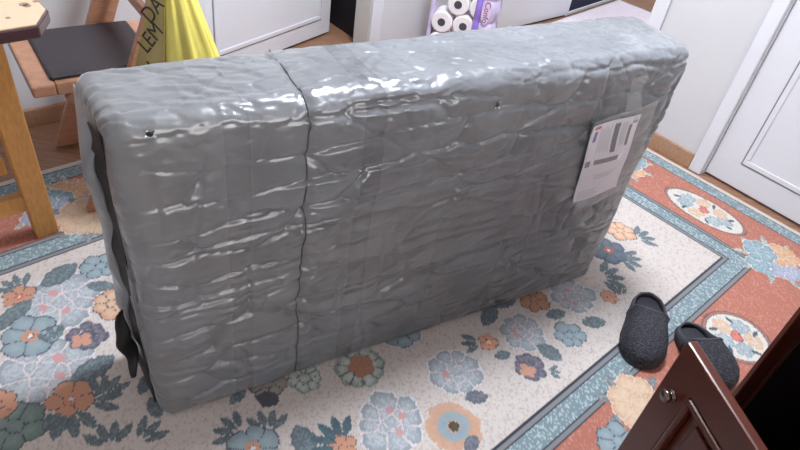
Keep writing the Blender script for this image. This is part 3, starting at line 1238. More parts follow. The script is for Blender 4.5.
# cord pulled around the package
pts = []
for i in range(90):
    v = 0.014 + (PH - 0.045 - 0.014) * i / 89
    u = 0.333 + 0.003 * math.sin(v * 17) + 0.002 * math.sin(v * 41)
    pts.append((u + float(shift_u(u, v)), -front_n(u, v) - 0.0012, v))
us_ = 0.331 + float(shift_u(0.331, PH))
for i in range(1, 9):
    a = math.pi - math.pi / 2 * i / 9
    hh = float(package_surface(np.array([0.331]), np.array([PH - 0.035 + 0.066 * i / 9]))[0]) + 0.0012
    pts.append((us_, 0.042 + (0.042 + hh) * math.cos(a), PH - 0.042 + (0.042 + hh) * math.sin(a)))
for i in range(0, 30):
    n_ = 0.045 + 0.17 * i / 29
    pts.append((us_ + 0.002 * math.sin(n_ * 60), n_, PH + float(package_surface(np.array([0.331]), np.array([0.7945 + n_]))[0]) + 0.0012))
MB().tube(pts, 0.0016, 6).build('binding_cord', 'cord_grey', wrap, smooth=True)

# shipping label in a clear pouch; corners from the photograph, on the front face
PN = np.array([-math.sin(PANG), math.cos(PANG), 0])
PU = np.array([math.cos(PANG), math.sin(PANG), 0])


def pk_local(px, py, n_off=-0.012):
    P = on_plane(px, py, PK + PN * n_off, PN)
    r = P - PK
    return float(r @ PU), float(r[2])


LQ = [pk_local(*p, -0.0195) for p in ((594.5, 127), (640.5, 113.5), (617, 187.5), (573, 203))]   # TL, TR, BR, BL


print('label quad', LQ)


def lab(s, t, n):
    a = np.array(LQ[0]) * (1 - s) + np.array(LQ[1]) * s
    b = np.array(LQ[3]) * (1 - s) + np.array(LQ[2]) * s
    p = a * (1 - t) + b * t
    wav = 0.0035 * math.sin(s * 5 + t * 3) + 0.002 * math.sin(t * 9)
    return (p[0], n + wav, p[1])


def lab_patch(s0, s1, t0, t1, n, ks=10, kt=12):
    return np.array([[lab(s0 + (s1 - s0) * i / ks, t0 + (t1 - t0) * j / kt, n) for j in range(kt + 1)] for i in range(ks + 1)])


label = MB().grid(lab_patch(0, 1, 0, 1, -0.0195)).build('shipping_label', 'paper_label', package, solid=0.0006)
label['label'] = 'white printed shipping label'
NL = -0.0202


def bar(name, s0, s1, t0, t1, m, k=0):
    MB().grid(lab_patch(s0, s1, t0, t1, NL - k, 4, 4)).build(name, m, label, solid=0.0003)


for i in range(9):
    q = 0.50 + 0.012 * i
    bar('barcode_stripe', q, q + (0.007 if i % 2 else 0.010), 0.045, 0.40, 'label_dark')
for i in range(6):
    q = 0.80 + 0.012 * i
    bar('barcode_stripe', q, q + 0.007, 0.10, 0.36, 'label_grey' if i % 2 else 'label_dark')
bar('logo_mark', 0.05, 0.19, 0.02, 0.06, 'label_red')
bar('logo_mark', 0.08, 0.15, 0.09, 0.22, 'label_blue')
for i in range(7):
    q = 0.22 + 0.035 * i
    bar('text_line', q, q + 0.009, 0.05 + 0.02 * (i % 3), 0.38 - 0.03 * (i % 2), 'label_line')
for i in range(4):
    bar('text_line', 0.66 + 0.03 * i, 0.668 + 0.03 * i, 0.05, 0.34, 'label_line')
bar('address_block', 0.04, 0.14, 0.455, 0.53, 'label_grey')
bar('address_block', 0.22, 0.72, 0.46, 0.52, 'label_grey')
for i in range(3):
    bar('text_line', 0.30, 0.80 - 0.06 * i, 0.67 + 0.025 * i, 0.678 + 0.025 * i, 'label_line')
for i in range(4):
    bar('text_line', 0.06, 0.48 - 0.07 * (i % 2), 0.87 + 0.028 * i, 0.878 + 0.028 * i, 'label_line')
for i in range(3):
    bar('text_line', 0.86 + 0.035 * i, 0.868 + 0.035 * i, 0.01, 0.07, 'label_grey')
bar('stamp_block', 0.86, 0.97, 0.06, 0.09, 'label_grey')
# pouch
pq = [pk_local(*p) for p in ((590, 121), (655, 98), (628, 188), (569, 211))]


def pouch(s, t):
    a = np.array(pq[0]) * (1 - s) + np.array(pq[1]) * s
    b = np.array(pq[3]) * (1 - s) + np.array(pq[2]) * s
    p = a * (1 - t) + b * t
    wv = 0.003 * math.sin(s * 7 + t * 4) + 0.002 * math.sin(t * 13 + s * 3) + 0.0015 * math.sin(s * 31 + t * 17)
    return (p[0], -0.0265 + wv, p[1])


MB().grid(np.array([[pouch(i / 24, j / 24) for j in range(25)] for i in range(25)])).build('label_pouch', 'clear_film', package, smooth=True, solid=0.0004)['label'] = 'clear plastic document pouch'

# clear tape strips that stand off the wrap a little
def tape(pxs, w, name='tape_strip'):
    P = []
    for (px, py) in pxs:
        P.append(pk_local(px, py))
    rows = []
    K = 40
    for i in range(K + 1):
        q = i / K * (len(P) - 1)
        j = min(int(q), len(P) - 2)
        u, z = np.array(P[j]) * (1 - (q - j)) + np.array(P[j + 1]) * (q - j)
        rowp = []
        for s in (-1, -0.5, 0, 0.5, 1):
            uu = u + s * w / 2
            rowp.append((uu, -front_n(uu, z) - 0.004, z))
        rows.append(rowp)
    return MB().grid(np.array(rows)).build(name, 'clear_film', package, smooth=True, solid=0.0003)


tape([(643, 78), (633, 110)], 0.055)
tape([(606, 205), (590, 245), (580, 266)], 0.05)

# torn spots; the glints on their edges are made as pale shiny slivers
for (px, py, s) in ((150, 134, 0.0085), (497.5, 105, 0.0075)):
    u, z = pk_local(px, py, -0.004)
    nn = -front_n(u, z) - 0.004
    o = MB().lathe([(s * 0.75, 0), (s * 0.6, 0.003), (s * 0.2, 0.004)], (u, nn, z), (0, -1, 0), 9).build('torn_spot', 'inner_black', package)
    m_ = MB()
    for k in range(4):
        t = k * 1.37 + px
        p0 = np.array([u + s * 0.8 * math.cos(t), nn - 0.002, z + s * 0.8 * math.sin(t)])
        m_.beam(p0, p0 + np.array([s * 0.55 * math.cos(t + 0.5), -0.004, s * 0.55 * math.sin(t + 0.5)]), (0, 0.3, 1), 0.003, 0.0012)
    m_.build('edge_glint', 'glint_pale', o)

# open left end: black strip standing in for the dark gap, and loose flap
def strip(zs, left, right):
    """left / right: functions z -> (u, n); returns a grid between them."""
    rows = []
    for z in zs:
        l, r = np.array(left(z)), np.array(right(z))
        rows.append([(*(l * (1 - s) + r * s), z) for s in np.linspace(0, 1, 7)])
    return np.array(rows)


def end_u(z, n=0.085):
    return float(shift_u(0.0, z, n))


def flap_u(z):         # inner (front) edge of the loose flap
    gap = 0.0 + 0.007 * math.sin(math.pi * min(1, max(0, (0.80 - z) / 0.80)) ** 0.8) + 0.005 * math.sin(z * 31) + 0.003 * math.sin(z * 67)
    return end_u(z) - 0.002 - gap


zs = np.linspace(0.006, 0.765, 90)
MB().grid(strip(zs, lambda z: (end_u(z, 0.05), 0.050), lambda z: (flap_u(z) - 0.006 if z > 0.13 else end_u(z) - 0.004 - 0.1 * z, 0.105))).build('dark_gap', 'inner_black', package, solid=0.003)
rows = []
for z in np.linspace(0.10, 0.772, 120):
    ui = flap_u(z)
    if z > 0.70:
        ui = ui + (z - 0.70) / 0.085 * 0.024
    w_ = 0.016 + 0.005 * math.sin(z * 23) + 0.004 * math.sin(z * 61)
    if z < 0.22:
        w_ *= max(0.15, (z - 0.10) / 0.12)
    kt = max(0.0, (z - 0.69) / 0.095)
    w_ *= 1 - 0.9 * kt
    e_ = 0.006 * math.sin(z * 27 + 1)
    rows.append([(ui, 0.086 + e_, z), (ui - w_ * 0.5, 0.088 + e_ * 0.5, z), (ui - w_, 0.105, z), (end_u(z, 0.165) - (0.012 + w_ * 0.3) * (1 - kt) + 0.01 * kt, 0.165, z), (end_u(z, PT) + 0.012 * kt, PT - 0.004, z)])
MB().grid(np.array(rows)).build('end_flap', 'grey_wrap', package, smooth=True, solid=0.003)
# torn tail of the flap
tail = []
for i, z in enumerate(np.linspace(0.315, 0.105, 16)):
    w_ = 0.05 * math.sin(math.pi * (0.12 + 0.80 * i / 15)) + 0.006
    cu_ = flap_u(z) - 0.022 - 0.006 * i / 15
    cn_ = 0.075 - 0.02 * math.sin(i * 0.5) * 0.5
    tail.append([(cu_ + w_ * 0.6 * s_, cn_ + 0.3 * w_ * s_ + 0.004 * math.sin(s_ * 3 + i * 0.7), z) for s_ in (-0.5, -0.25, 0, 0.25, 0.5)])
MB().grid(np.array(tail)).build('torn_tail', 'inner_black', package, smooth=True, solid=0.003)
for nm in ('end_flap',):
    me = bpy.data.objects[nm].data
    at = me.color_attributes.new('tint', 'FLOAT_COLOR', 'POINT')
    at.data.foreach_set('color', np.tile([1.08, 1.08, 1.04, 0.2], len(me.vertices)))

# ------------------------------------------------------------------ folding chair with padded seat
SEAT = 0.45
F1 = G(31, 88, SEAT)
F2 = G(4.5, 34, SEAT)
fd = (F2 - F1) / np.linalg.norm(F2 - F1)
SW = float(np.linalg.norm(F2 - F1))
bd = np.array([fd[1], -fd[0], 0])
chair = thing('folding_chair', 'brown wooden folding chair with a dark padded seat beside the package', 'chair', (F1[0], F1[1], 0), math.atan2(bd[1], bd[0]))


def ch_local(P):
    r = P - np.array([F1[0], F1[1], 0])
    return np.array([r @ bd, r @ fd, r[2]])


def slat_pt(px, py, y):
    return ch_local(on_plane(px, py, np.array([F1[0], F1[1], 0]) + fd * y, fd))


ys1, ys2 = -0.022, SW + 0.022
p_lo = slat_pt(93, 232, ys1)
p_hi = slat_pt(162, 0, ys1)
sl = (p_hi - p_lo) / (p_hi[2] - p_lo[2])


def slat_at(z, y):
    p = p_lo + sl * (z - p_lo[2])
    return np.array([p[0], y, z])


SD = float(0.40)
for y in (ys1, ys2):
    MB().beam(slat_at(RUGZ, y), slat_at(0.86, y), (1, 0, 0), 0.078, 0.028, RUGZ).build('side_slat', 'chair_wood', chair, 0.004)
# seat frame rails
fr = 0.062
MB().box(0, fr, 0, SW, SEAT - 0.036, SEAT).build('seat_rail', 'chair_wood', chair, 0.006)
MB().box(SD - 0.045, SD, 0, SW, SEAT - 0.036, SEAT).build('seat_rail', 'chair_wood', chair, 0.006)
MB().box(fr, SD - 0.045, 0, 0.045, SEAT - 0.036, SEAT).build('seat_rail', 'chair_wood', chair, 0.004)
MB().box(fr, SD - 0.045, SW - 0.03, SW, SEAT - 0.036, SEAT).build('seat_rail', 'chair_wood', chair, 0.004)
MB().box(fr - 0.008, SD - 0.04, 0.022, SW - 0.02, SEAT - 0.02, SEAT + 0.012).build('seat_pad', 'pad_leather', chair, 0.008, seg=3)['label'] = 'dark brown leatherette seat pad'
for z in (0.60, 0.80):
    a, b = slat_at(z, ys1 + 0.014), slat_at(z, ys2 - 0.014)
    MB().beam(a, b, (0, 0, 1), 0.040, 0.018).build('back_rail', 'chair_wood', chair, 0.004)
for y in (0.022, SW - 0.022):
    MB().beam((0.40, y, RUGZ + 0.008), (0.10, y, SEAT - 0.04), (1, 0, 0), 0.05, 0.022, RUGZ).build('rear_leg', 'chair_wood', chair, 0.003)
MB().beam((0.355, 0.033, 0.09), (0.355, SW - 0.033, 0.09), (0, 0, 1), 0.035, 0.018).build('stretcher', 'chair_wood', chair, 0.003)

# ------------------------------------------------------------------ table at the far left
TZ = 0.735
P1 = G(38, 25, TZ)
P2 = G(48, 9, TZ)
ta = math.radians(47.7)
TA = np.array([math.cos(ta), math.sin(ta), 0])
TB = np.array([-TA[1], TA[0], 0])
table = thing('dining_table', 'wooden table with chamfered beige top and dark brown edging', 'table', (P1[0], P1[1], 0), ta)
r2 = P2 - P1
cx, cy = float(r2 @ TA), float(r2 @ TB)
TLn, TWd = 0.95, 0.52
poly = [(0, 0), (cx, cy), (cx, TWd - cy), (0, TWd), (-TLn, TWd), (-TLn + -cx, TWd - cy), (-TLn - cx, cy), (-TLn, 0)]
MB().prism(poly, (1, 0, 0), (0, 1, 0), (0, 0, TZ - 0.032), (0, 0, 0.030)).build('edging', 'table_edge', table, 0.004)
ins_ = [(x * 0.985 - 0.004, y * 0.985 + 0.004) for x, y in poly]
MB().prism(ins_, (1, 0, 0), (0, 1, 0), (0, 0, TZ - 0.0025), (0, 0, 0.0030)).build('top_sheet', 'table_laminate', table)
for px, py, s in ((27, 6, 0.010), (24, 4.5, 0.012), (36, 1.5, 0.008), (8, 18, 0.006)):
    q = G(px, py, TZ) - P1
    MB().lathe([(s, 0), (s * 0.9, 0.0006)], (float(q @ TA), float(q @ TB), TZ + 0.0004), (0, 0, 1), 7).build('worn_spot', 'table_spot', table)
foot = G(46, 231, RUGZ) - P1
fx, fy = float(foot @ TA), float(foot @ TB)
tp = G(-15, 45, TZ - 0.05) - P1
tx, ty = float(tp @ TA), float(tp @ TB)
print('table leg', fx, fy, tx, ty, 'chair', SW, F1, 'slat', p_lo, p_hi)
legs = [((fx, fy), (tx, ty)), ((-TLn - fx, fy), (-TLn - tx, ty)), ((fx - 0.2, TWd - fy + 0.06), (tx - 0.2, TWd - ty + 0.02)), ((-TLn - fx, TWd - fy + 0.06), (-TLn - tx, TWd - ty + 0.02))]
for (fa, fb), (ua, ub) in legs:
    MB().beam((fa, fb, RUGZ + 0.001), (ua, ub, TZ - 0.034), (1, 0, 0), 0.062, 0.05, RUGZ).build('leg', 'table_wood', table, 0.004)
zst = 0.165
kz = zst / TZ
lx, ly = fx + (tx - fx) * kz, fy + (ty - fy) * kz
MB().beam((lx - 0.02, ly, zst), (-TLn - lx + 0.02, ly, zst), (0, 0, 1), 0.055, 0.03).build('stretcher', 'table_wood', table, 0.003)
yb = TWd - fy + 0.05
MB().beam((lx - 0.02, yb, zst), (-TLn - lx + 0.02, yb, zst), (0, 0, 1), 0.055, 0.03).build('stretcher', 'table_wood', table, 0.003)
for ya in (0.10, TWd - 0.12):
    MB().box(-TLn + 0.2, -0.3, ya, ya + 0.02, TZ - 0.10, TZ - 0.033).build('apron', 'table_wood', table)

# ------------------------------------------------------------------ yellow carrier bag hanging on the chair back
bc = on_plane(169, 10, np.array([F1[0], F1[1], 0]) - fd * 0.150, fd)
BAG = np.array([bc[0], bc[1], 0])
bag = thing('carrier_bag', 'thin yellow plastic carrier bag hanging from the wooden chair', 'bag', (BAG[0], BAG[1], 0.12), math.radians(10))
rows = []
NTH = 72
for i in range(46):
    q = i / 45
    z = 0.88 - 0.76 * q - 0.12
    w_ = 0.006 + 0.230 * min(q, 0.58) if q < 0.9 else 0.142 * math.sqrt(max(0.02, 1 - ((q - 0.9) / 0.1) ** 2 * 0.8))
    dpt = 0.014 + 0.065 * min(1, q / 0.6)
    if q > 0.9:
        dpt *= math.sqrt(max(0.02, 1 - ((q - 0.9) / 0.1) ** 2 * 0.8))
    ring = []
    for k in range(NTH):
        t = 2 * math.pi * k / NTH
        pl_ = 1 + (0.10 * math.sin(11 * t + 3 * q) + 0.06 * math.sin(19 * t - 5 * q)) * (1 - 0.55 * q)
        ring.append((0.012 + w_ * math.cos(t) * pl_ + 0.02 * q, dpt * math.sin(t) * pl_, z))
    ring.append(ring[0])
    rows.append(ring)
Gd = np.array(rows)
body = MB().grid(Gd).build('bag_body', 'bag_yellow', bag, smooth=True)
# handle loops over the slat
MB().tube([(-0.015, 0, 0.74), (-0.03, -0.02, 0.79), (-0.05, -0.01, 0.80), (-0.06, 0.02, 0.76), (-0.03, 0.03, 0.72)], 0.010, 8).build('handle', 'bag_yellow', bag, smooth=True)
# printed side panel on the left front of the bag
pp = []
for i in range(24):
    q = 0.10 + 0.75 * i / 23
    ii = q * 45
    i0 = int(ii)
    rowp = []
    for k in np.linspace(math.pi * 1.13, math.pi * 1.44, 9):
        kk = k / (2 * math.pi) * NTH
        p = Gd[i0][int(kk) % NTH] * (1 - (ii - i0)) + Gd[min(i0 + 1, 45)][int(kk) % NTH] * (ii - i0)
        p2_ = p.copy()
        p2_[1] -= 0.006
        p2_[0] -= 0.003
        rowp.append(p2_)
    pp.append(rowp)
pp = np.array(pp)
panel = MB().grid(pp).build('printed_panel', 'bag_print', bag, smooth=True, solid=0.001)
panel['label'] = 'beige panel printed with dark letters'
xd = Vector(tuple(pp[12][-1] - pp[12][0])).normalized()
for txt, i, rot in (('DA', 4, 0.9), ('LEM', 7, 0.9), ('LLI', 11, 0.9), ('VEN', 14, 0.9), ('DA', 18, 0.9)):
    c_ = Vector(tuple(pp[i].mean(0)))
    zz = Vector((0, 0, 1))
    nrm = xd.cross(zz).normalized()
    if nrm.y > 0:
        nrm = -nrm
    xr = xd * math.cos(rot) + zz * math.sin(rot)
    yr = nrm.cross(xr)
    text_part('printed_letters', txt, 0.058, 'ink_dark', panel, axes(xr, yr, c_ + nrm * 0.014), 0.0006)

# ------------------------------------------------------------------ pack of toilet rolls
TP = G(441, 24, 0.20)
tpr = math.radians(-10)
RR = 0.054
pack = thing('toilet_roll_pack', 'pack of white toilet rolls in purple printed film by the wall', 'toilet paper', (TP[0], TP[1], RUGZ), tpr)
zr = [0.056, 0.164, 0.20]
def roll(x, z, y0=0.0):
    m = MB()
    m.lathe([(0.021, 0.0), (RR - 0.006, 0.0), (RR, 0.006), (RR, 0.096), (RR - 0.006, 0.102), (0.021, 0.102)], (x, y0, z), (0, 1, 0), 28)
    o = m.build('roll', 'roll_paper', pack, smooth=False, bevel=0.002)
    MB().lathe([(0.0195, 0.0), (0.0195, 0.02)], (x, y0 - 0.0012, z), (0, 1, 0), 20).build('core', 'core_hole', o)
for kx in range(2):
    for kz_ in range(4):
        off = 0.0 if kz_ < 2 else 0.055
        zz = 0.2 + (kz_ - 1) * 0.1085 + (0.003 if kx else 0)
        roll(kx * 0.1095 + (0.066 if kz_ >= 2 else 0), zz - (0.006 if kz_ >= 2 else 0) , 0.0)
# base row under the visible ones
# printed film: strip and label column at the right
m = MB()
ply = []
for j in range(60):
    z = 0.036 + 0.44 * j / 59
    bul = 0.010 * abs(math.sin((z - 0.036) / 0.1085 * math.pi))
    ply.append([(0.154, -0.004, z), (0.160, -0.012 - bul, z), (0.182, -0.014 - bul, z), (0.186, -0.010 - bul, z)])
MB().grid(np.array(ply)).build('film_strip', 'film_purple', pack, smooth=True, solid=0.002)
ply = []
for j in range(80):
    z = 0.036 + 0.44 * j / 79
    bul = 0.014 * math.sqrt(abs(math.sin((z - 0.036) / 0.1085 * math.pi)))
    ply.append([(0.186, -0.014 - bul, z), (0.215, -0.018 - bul, z), (0.240 + bul * 0.6, -0.008 - bul, z), (0.250 + bul, 0.030, z), (0.252 + bul, 0.095, z)])
MB().grid(np.array(ply)).build('film_side', 'film_lilac', pack, smooth=True, solid=0.002)
for zc in (0.310, 0.445):
    ov = [(0.021 * math.cos(t), 0.058 * math.sin(t)) for t in np.linspace(0, 2 * math.pi, 24, endpoint=False)]
    badge = MB().prism(ov, (1, 0, 0), (0, 0, 1), (0.212, -0.037, zc), (0, -0.001, 0)).build('badge', 'film_pink', pack)
    text_part('badge_letters', 'Confo', 0.040, 'ink_purple', badge, axes((0, 0, -1), (1, 0, 0), (0.212, -0.0388, zc)))
MB().prism([(-0.07, 0.0), (-0.05, 0), (-0.05, 0.44), (-0.07, 0.44)], (1, 0, 0), (0, 0, 1), (0, 0.02, 0.02), (0, 0.08, 0)).build('film_fold', 'film_lilac', pack, 0.006)
MB().box(-0.055, 0.27, 0.0, 0.10, 0.0, 0.032).build('film_base', 'film_purple', pack, 0.01)

# ------------------------------------------------------------------ slippers
def slipper(label_, heel, toe):
    d = toe - heel
    L = float(np.linalg.norm(d[:2]))
    rz = math.atan2(d[1], d[0])
    s = thing('slipper', label_, 'slipper', (heel[0], heel[1], RUGZ), rz, 'pair of dark knitted slippers')
    # outline half width along the length (0 heel .. 1 toe)
    def hw(t):
        xs = [0, 0.05, 0.15, 0.3, 0.5, 0.68, 0.82, 0.92, 0.975, 1.0]
        ws = [0.006, 0.032, 0.047, 0.053, 0.058, 0.065, 0.063, 0.050, 0.030, 0.005]
        return float(np.interp(t, xs, ws))
    ts = np.linspace(0, 1, 40)
    out = [(t * L, hw(t)) for t in ts] + [(t * L, -hw(t)) for t in ts[::-1]]
    MB().prism(out, (1, 0, 0), (0, 1, 0), (0, 0, 0), (0, 0, 0.022)).build('sole', 'slipper_sole', s, 0.006)
    inn = [(0.012 + (x - 0.012) * 0.97 if x > 0.012 else 0.012, y * 0.84) for x, y in out]
    MB().prism(inn, (1, 0, 0), (0, 1, 0), (0, 0, 0.020), (0, 0, 0.006)).build('footbed', 'slipper_bed', s, 0.002)
    # upper: dome from the toe to 0.36 of the length
    rows = []
    for t in np.linspace(1.0, 0.40, 34):
        q = (1 - t) / 0.60
        ht = 0.018 + 0.050 * math.sqrt(max(0, 1 - (1 - min(1, q / 0.75)) ** 2)) + 0.006 * q
        w_ = hw(t) * 1.02
        row_ = []
        for a in np.linspace(0, math.pi, 21):
            xx = t * L - 0.030 * (math.sin(a) ** 2 - 0.5) * (q ** 2) * -1.0
            row_.append((xx, w_ * math.copysign(abs(math.cos(a)) ** 0.7, math.cos(a)), 0.012 + ht * math.sin(a) ** 0.72))
        rows.append(row_)
    MB().grid(np.array(rows)).build('upper', 'slipper_knit', s, smooth=True, solid=0.004)
    last = rows[-1]
    MB().tube(last, 0.0045, 8).build('collar', 'slipper_sole', s, smooth=True)
    # raised rim around the heel
    rim = []
    for t in np.concatenate([np.linspace(0.36, 0.0, 24), np.linspace(0.0, 0.36, 24)[1:]]):
        pass
    path = [(t * L, hw(t), 0) for t in np.linspace(0.40, 0.0, 24)] + [(t * L, -hw(t), 0) for t in np.linspace(0.0, 0.40, 24)]
    rows = []
    for i, (x, y, _) in enumerate(path):
        e = abs(i - (len(path) - 1) / 2) / ((len(path) - 1) / 2)
        top = 0.040 + 0.030 * e ** 3
        rows.append([(x, y, 0.012), (x * 0.998 - 0.001, y * 1.02, 0.026), (x + 0.003, y * 0.97, top)])
    MB().grid(np.array(rows)).build('heel_rim', 'slipper_sole', s, smooth=True, solid=0.006)
    return s


slipper('dark grey ribbed slipper lying on the cream and blue edge of the rug', G(648, 299, 0.02), G(638, 368, 0.012))
slipper('dark slipper partly hidden behind the open cabinet door', G(683, 328, 0.02), G(722, 393, 0.01))

# ------------------------------------------------------------------ cabinet with open door
CT = 0.74
DT = 0.70
Pf = G(698, 340, DT)
Ed = G(770, 450, DT) - Pf
Ed /= np.linalg.norm(Ed)
DWd = 0.42
hinge = Pf + Ed * DWd
Sp = G(800, 305, CT - 0.005)
Sv = Sp[:2] - hinge[:2]
clen = float(np.linalg.norm(Sv))
crz = math.atan2(Sv[1], Sv[0])
print('cabinet', Pf, hinge, Sp, clen)
cab = thing('cabinet', 'reddish brown wooden cabinet with an open panelled door', 'cabinet', (hinge[0], hinge[1], RUGZ), crz)
Z0 = -RUGZ
CD = 0.42
th_ = 0.02
# local x from the hinge side to the far side, local -y goes back into the cabinet (front plane y = 0)
MB().box(clen - 0.014, clen, -0.022, 0, 0.0, CT).build('stile', 'cabinet_wood', cab, 0.002)
MB().box(-0.035, 0.012, -0.022, 0, 0.0, CT).build('stile', 'cabinet_wood', cab, 0.002)
MB().box(clen - th_, clen, -CD, -0.022, 0.0, CT).build('side_panel', 'cabinet_wood', cab)
MB().box(-0.035, -0.015, -CD, -0.022, 0.0, CT).build('side_panel', 'cabinet_wood', cab)
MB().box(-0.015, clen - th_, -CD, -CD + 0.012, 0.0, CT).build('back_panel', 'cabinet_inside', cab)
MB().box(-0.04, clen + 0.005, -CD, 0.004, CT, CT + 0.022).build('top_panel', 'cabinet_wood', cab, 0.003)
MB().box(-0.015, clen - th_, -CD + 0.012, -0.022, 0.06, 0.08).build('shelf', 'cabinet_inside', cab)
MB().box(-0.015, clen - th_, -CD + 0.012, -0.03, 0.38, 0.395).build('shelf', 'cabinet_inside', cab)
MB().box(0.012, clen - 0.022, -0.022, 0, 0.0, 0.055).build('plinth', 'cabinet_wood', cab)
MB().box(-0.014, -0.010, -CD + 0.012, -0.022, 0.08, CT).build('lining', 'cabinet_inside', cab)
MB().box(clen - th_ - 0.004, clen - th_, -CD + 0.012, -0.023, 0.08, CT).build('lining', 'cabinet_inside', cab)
# door in its own axes: from the hinge to the free edge
drel = math.atan2(-Ed[1], -Ed[0]) - crz
dc, ds_ = math.cos(drel), math.sin(drel)
XD = np.array([dc, ds_, 0])
YD = np.array([-ds_, dc, 0])               # outer face side


def dbox(m, x0, x1, y0, y1, z0, z1):
    v = [XD * x + YD * y + np.array([0, 0, z]) for x in (x0, x1) for y in (y0, y1) for z in (z0, z1)]
    return m.add(v, [(0, 1, 3, 2), (4, 6, 7, 5), (0, 4, 5, 1), (2, 3, 7, 6), (0, 2, 6, 4), (1, 5, 7, 3)])


DB = 0.075
dz1 = DT - RUGZ
fw = 0.062
t_ = 0.020
x0_, x1_ = 0.002, DWd
m = MB()
ring = [(x0_, DB), (x1_, DB), (x1_, dz1), (x0_, dz1), (x0_ + fw, DB + fw), (x1_ - fw, DB + fw), (x1_ - fw, dz1 - fw), (x0_ + fw, dz1 - fw)]
vv_ = [XD * x + YD * y + np.array([0, 0, z]) for y in (0, t_) for x, z in ring]
ff_ = []
for k in range(4):
    n_ = (k + 1) % 4
    ff_ += [(k, n_, 4 + n_, 4 + k), (8 + k, 12 + k, 12 + n_, 8 + n_), (k, 8 + k, 8 + n_, n_), (4 + k, 4 + n_, 12 + n_, 12 + k)]
m.add(vv_, ff_)
door = m.build('door', 'cabinet_wood', cab, 0.004)
m = MB()
dbox(m, x0_ + fw, x1_ - fw, 0.004, 0.010, DB + fw, dz1 - fw)
m.build('panel', 'cabinet_wood', door)
m = MB()
k_ = 0.012
xa, xb, za, zb = x0_ + fw, x1_ - fw, DB + fw, dz1 - fw
dbox(m, xa, xb, 0.010, t_ + 0.004, za, za + k_)
dbox(m, xa, xb, 0.010, t_ + 0.004, zb - k_, zb)
dbox(m, xa, xa + k_, 0.010, t_ + 0.004, za + k_, zb - k_)
dbox(m, xb - k_, xb, 0.010, t_ + 0.004, za + k_, zb - k_)
m.build('moulding', 'cabinet_wood', door, 0.004)
m = MB()
k2 = 0.03
dbox(m, xa + k2, xb - k2, 0.010, 0.015, za + k2, zb - k2)
m.build('raised_field', 'cabinet_wood', door, 0.005)
# knob near the free edge
dn = np.array([math.cos(crz) * YD[0] - math.sin(crz) * YD[1], math.sin(crz) * YD[0] + math.cos(crz) * YD[1], 0])
Kw = on_plane(667, 396, hinge + dn * (t_ + 0.010), dn)
rel = Kw - np.array([hinge[0], hinge[1], RUGZ])
kl = np.array([rel[0] * math.cos(crz) + rel[1] * math.sin(crz), -rel[0] * math.sin(crz) + rel[1] * math.cos(crz), rel[2]])
kx_ = float(kl @ XD)
print('knob', kx_, kl)
base = XD * kx_ + YD * t_ + np.array([0, 0, kl[2]])
MB().lathe([(0.0105, 0), (0.0105, 0.002), (0.007, 0.004), (0.0065, 0.007), (0.0105, 0.010), (0.0115, 0.013), (0.009, 0.017), (0.004, 0.0185)], base, YD, 20).build('knob', 'knob_metal', door, smooth=True)['label'] = 'small metal knob'

# ------------------------------------------------------------------ things in the next room
q0 = G(565, 17)
q1 = G(613, 1)
qd = (q1 - q0) / np.linalg.norm(q1 - q0)
glass = thing('glass_cabinet', 'white framed low cabinet with dark glass front in the next room', 'cabinet', q0, math.atan2(qd[1], qd[0]))
gw = 0.66
MB().box(0, gw, 0.022, 0.05, 0.004, 0.62).build('back_board', 'door_white', glass)
m = MB()
m.box(0, gw, 0, 0.022, 0.004, 0.026).box(0, gw, 0, 0.022, 0.58, 0.62).box(0, 0.022, 0, 0.022, 0.026, 0.58).box(gw - 0.03, gw, 0, 0.022, 0.026, 0.58)
m.build('frame', 'door_white', glass, 0.003)
MB().box(0.022, gw - 0.03, 0.008, 0.022, 0.026, 0.58).build('pane', 'dark_glass', glass)
for x in (0.03, gw - 0.06):
    MB().box(x, x + 0.03, 0.005, 0.045, 0, 0.004).build('foot', 'label_grey', glass)
ap = G(622, 3)
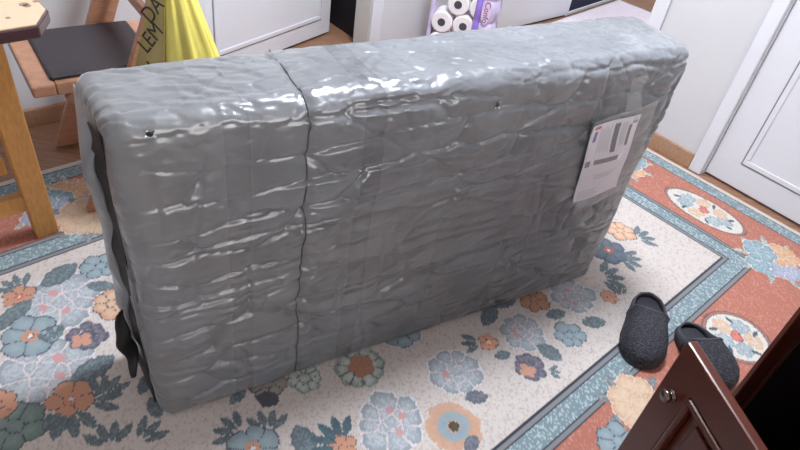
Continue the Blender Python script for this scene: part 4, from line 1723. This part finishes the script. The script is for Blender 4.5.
e1 = G(590, 14)
md_ = (e1 - ap) / np.linalg.norm(e1 - ap)
mo = np.array([-md_[1], md_[0], 0])
if mo @ (G(656, 12) - ap) < 0:
    mo = -mo
ap = ap - mo * 0.022
mat_o = thing('door_mat', 'pale pink cotton mat on the floor of the next room', 'mat', (ap[0], ap[1], 0))
m = MB()
pq_ = [(0, 0), (1.05, 0), (1.05, 0.80), (0, 0.80)]
m.prism(pq_, md_, mo, (0, 0, 0.0005), (0, 0, 0.008)).build('mat_field', 'mat_pink', mat_o, 0.003)
m = MB()
m.prism([(-0.008, -0.008), (1.05, -0.008), (1.05, 0.006), (-0.008, 0.006)], md_, mo, (0, 0, 0.0005), (0, 0, 0.012))
m.prism([(-0.008, 0.006), (0.006, 0.006), (0.006, 0.80), (-0.008, 0.80)], md_, mo, (0, 0, 0.0005), (0, 0, 0.012))
m.build('hem', 'door_white', mat_o, 0.003)

# ------------------------------------------------------------------ ceiling lamps (the real light of the rooms)
def ceiling_lamp(pos, watts, label_, col):
    t = thing('ceiling_lamp', label_, 'lamp', (pos[0], pos[1], CEIL))
    MB().lathe([(0.29, 0), (0.29, -0.02), (0.27, -0.03)], (0, 0, 0), (0, 0, 1), 28).build('mount', 'door_white', t)
    MB().lathe([(0.265, -0.03), (0.26, -0.055), (0.21, -0.085), (0.08, -0.10), (0.01, -0.104)], (0, 0, 0), (0, 0, 1), 28).build('shade', 'lamp_glass', t, smooth=True)
    ld = bpy.data.lights.new('ceiling_lamp_light', 'AREA')
    ld.shape = 'DISK'
    ld.size = 0.50
    ld.energy = watts
    ld.color = col
    lo = bpy.data.objects.new('ceiling_lamp_light', ld)
    COL.objects.link(lo)
    lo.parent = t
    lo.location = (0, 0, -0.115)
    return t


ceiling_lamp(LAMP_POS, LAMP_W, 'round white ceiling lamp above the wrapped package', LAMP_COL)
nr = R0 - Rn * 1.5 + Rd * 0.6
ceiling_lamp(nr, 30.0, 'round white ceiling lamp of the next room beyond the open door', LAMP_COL)
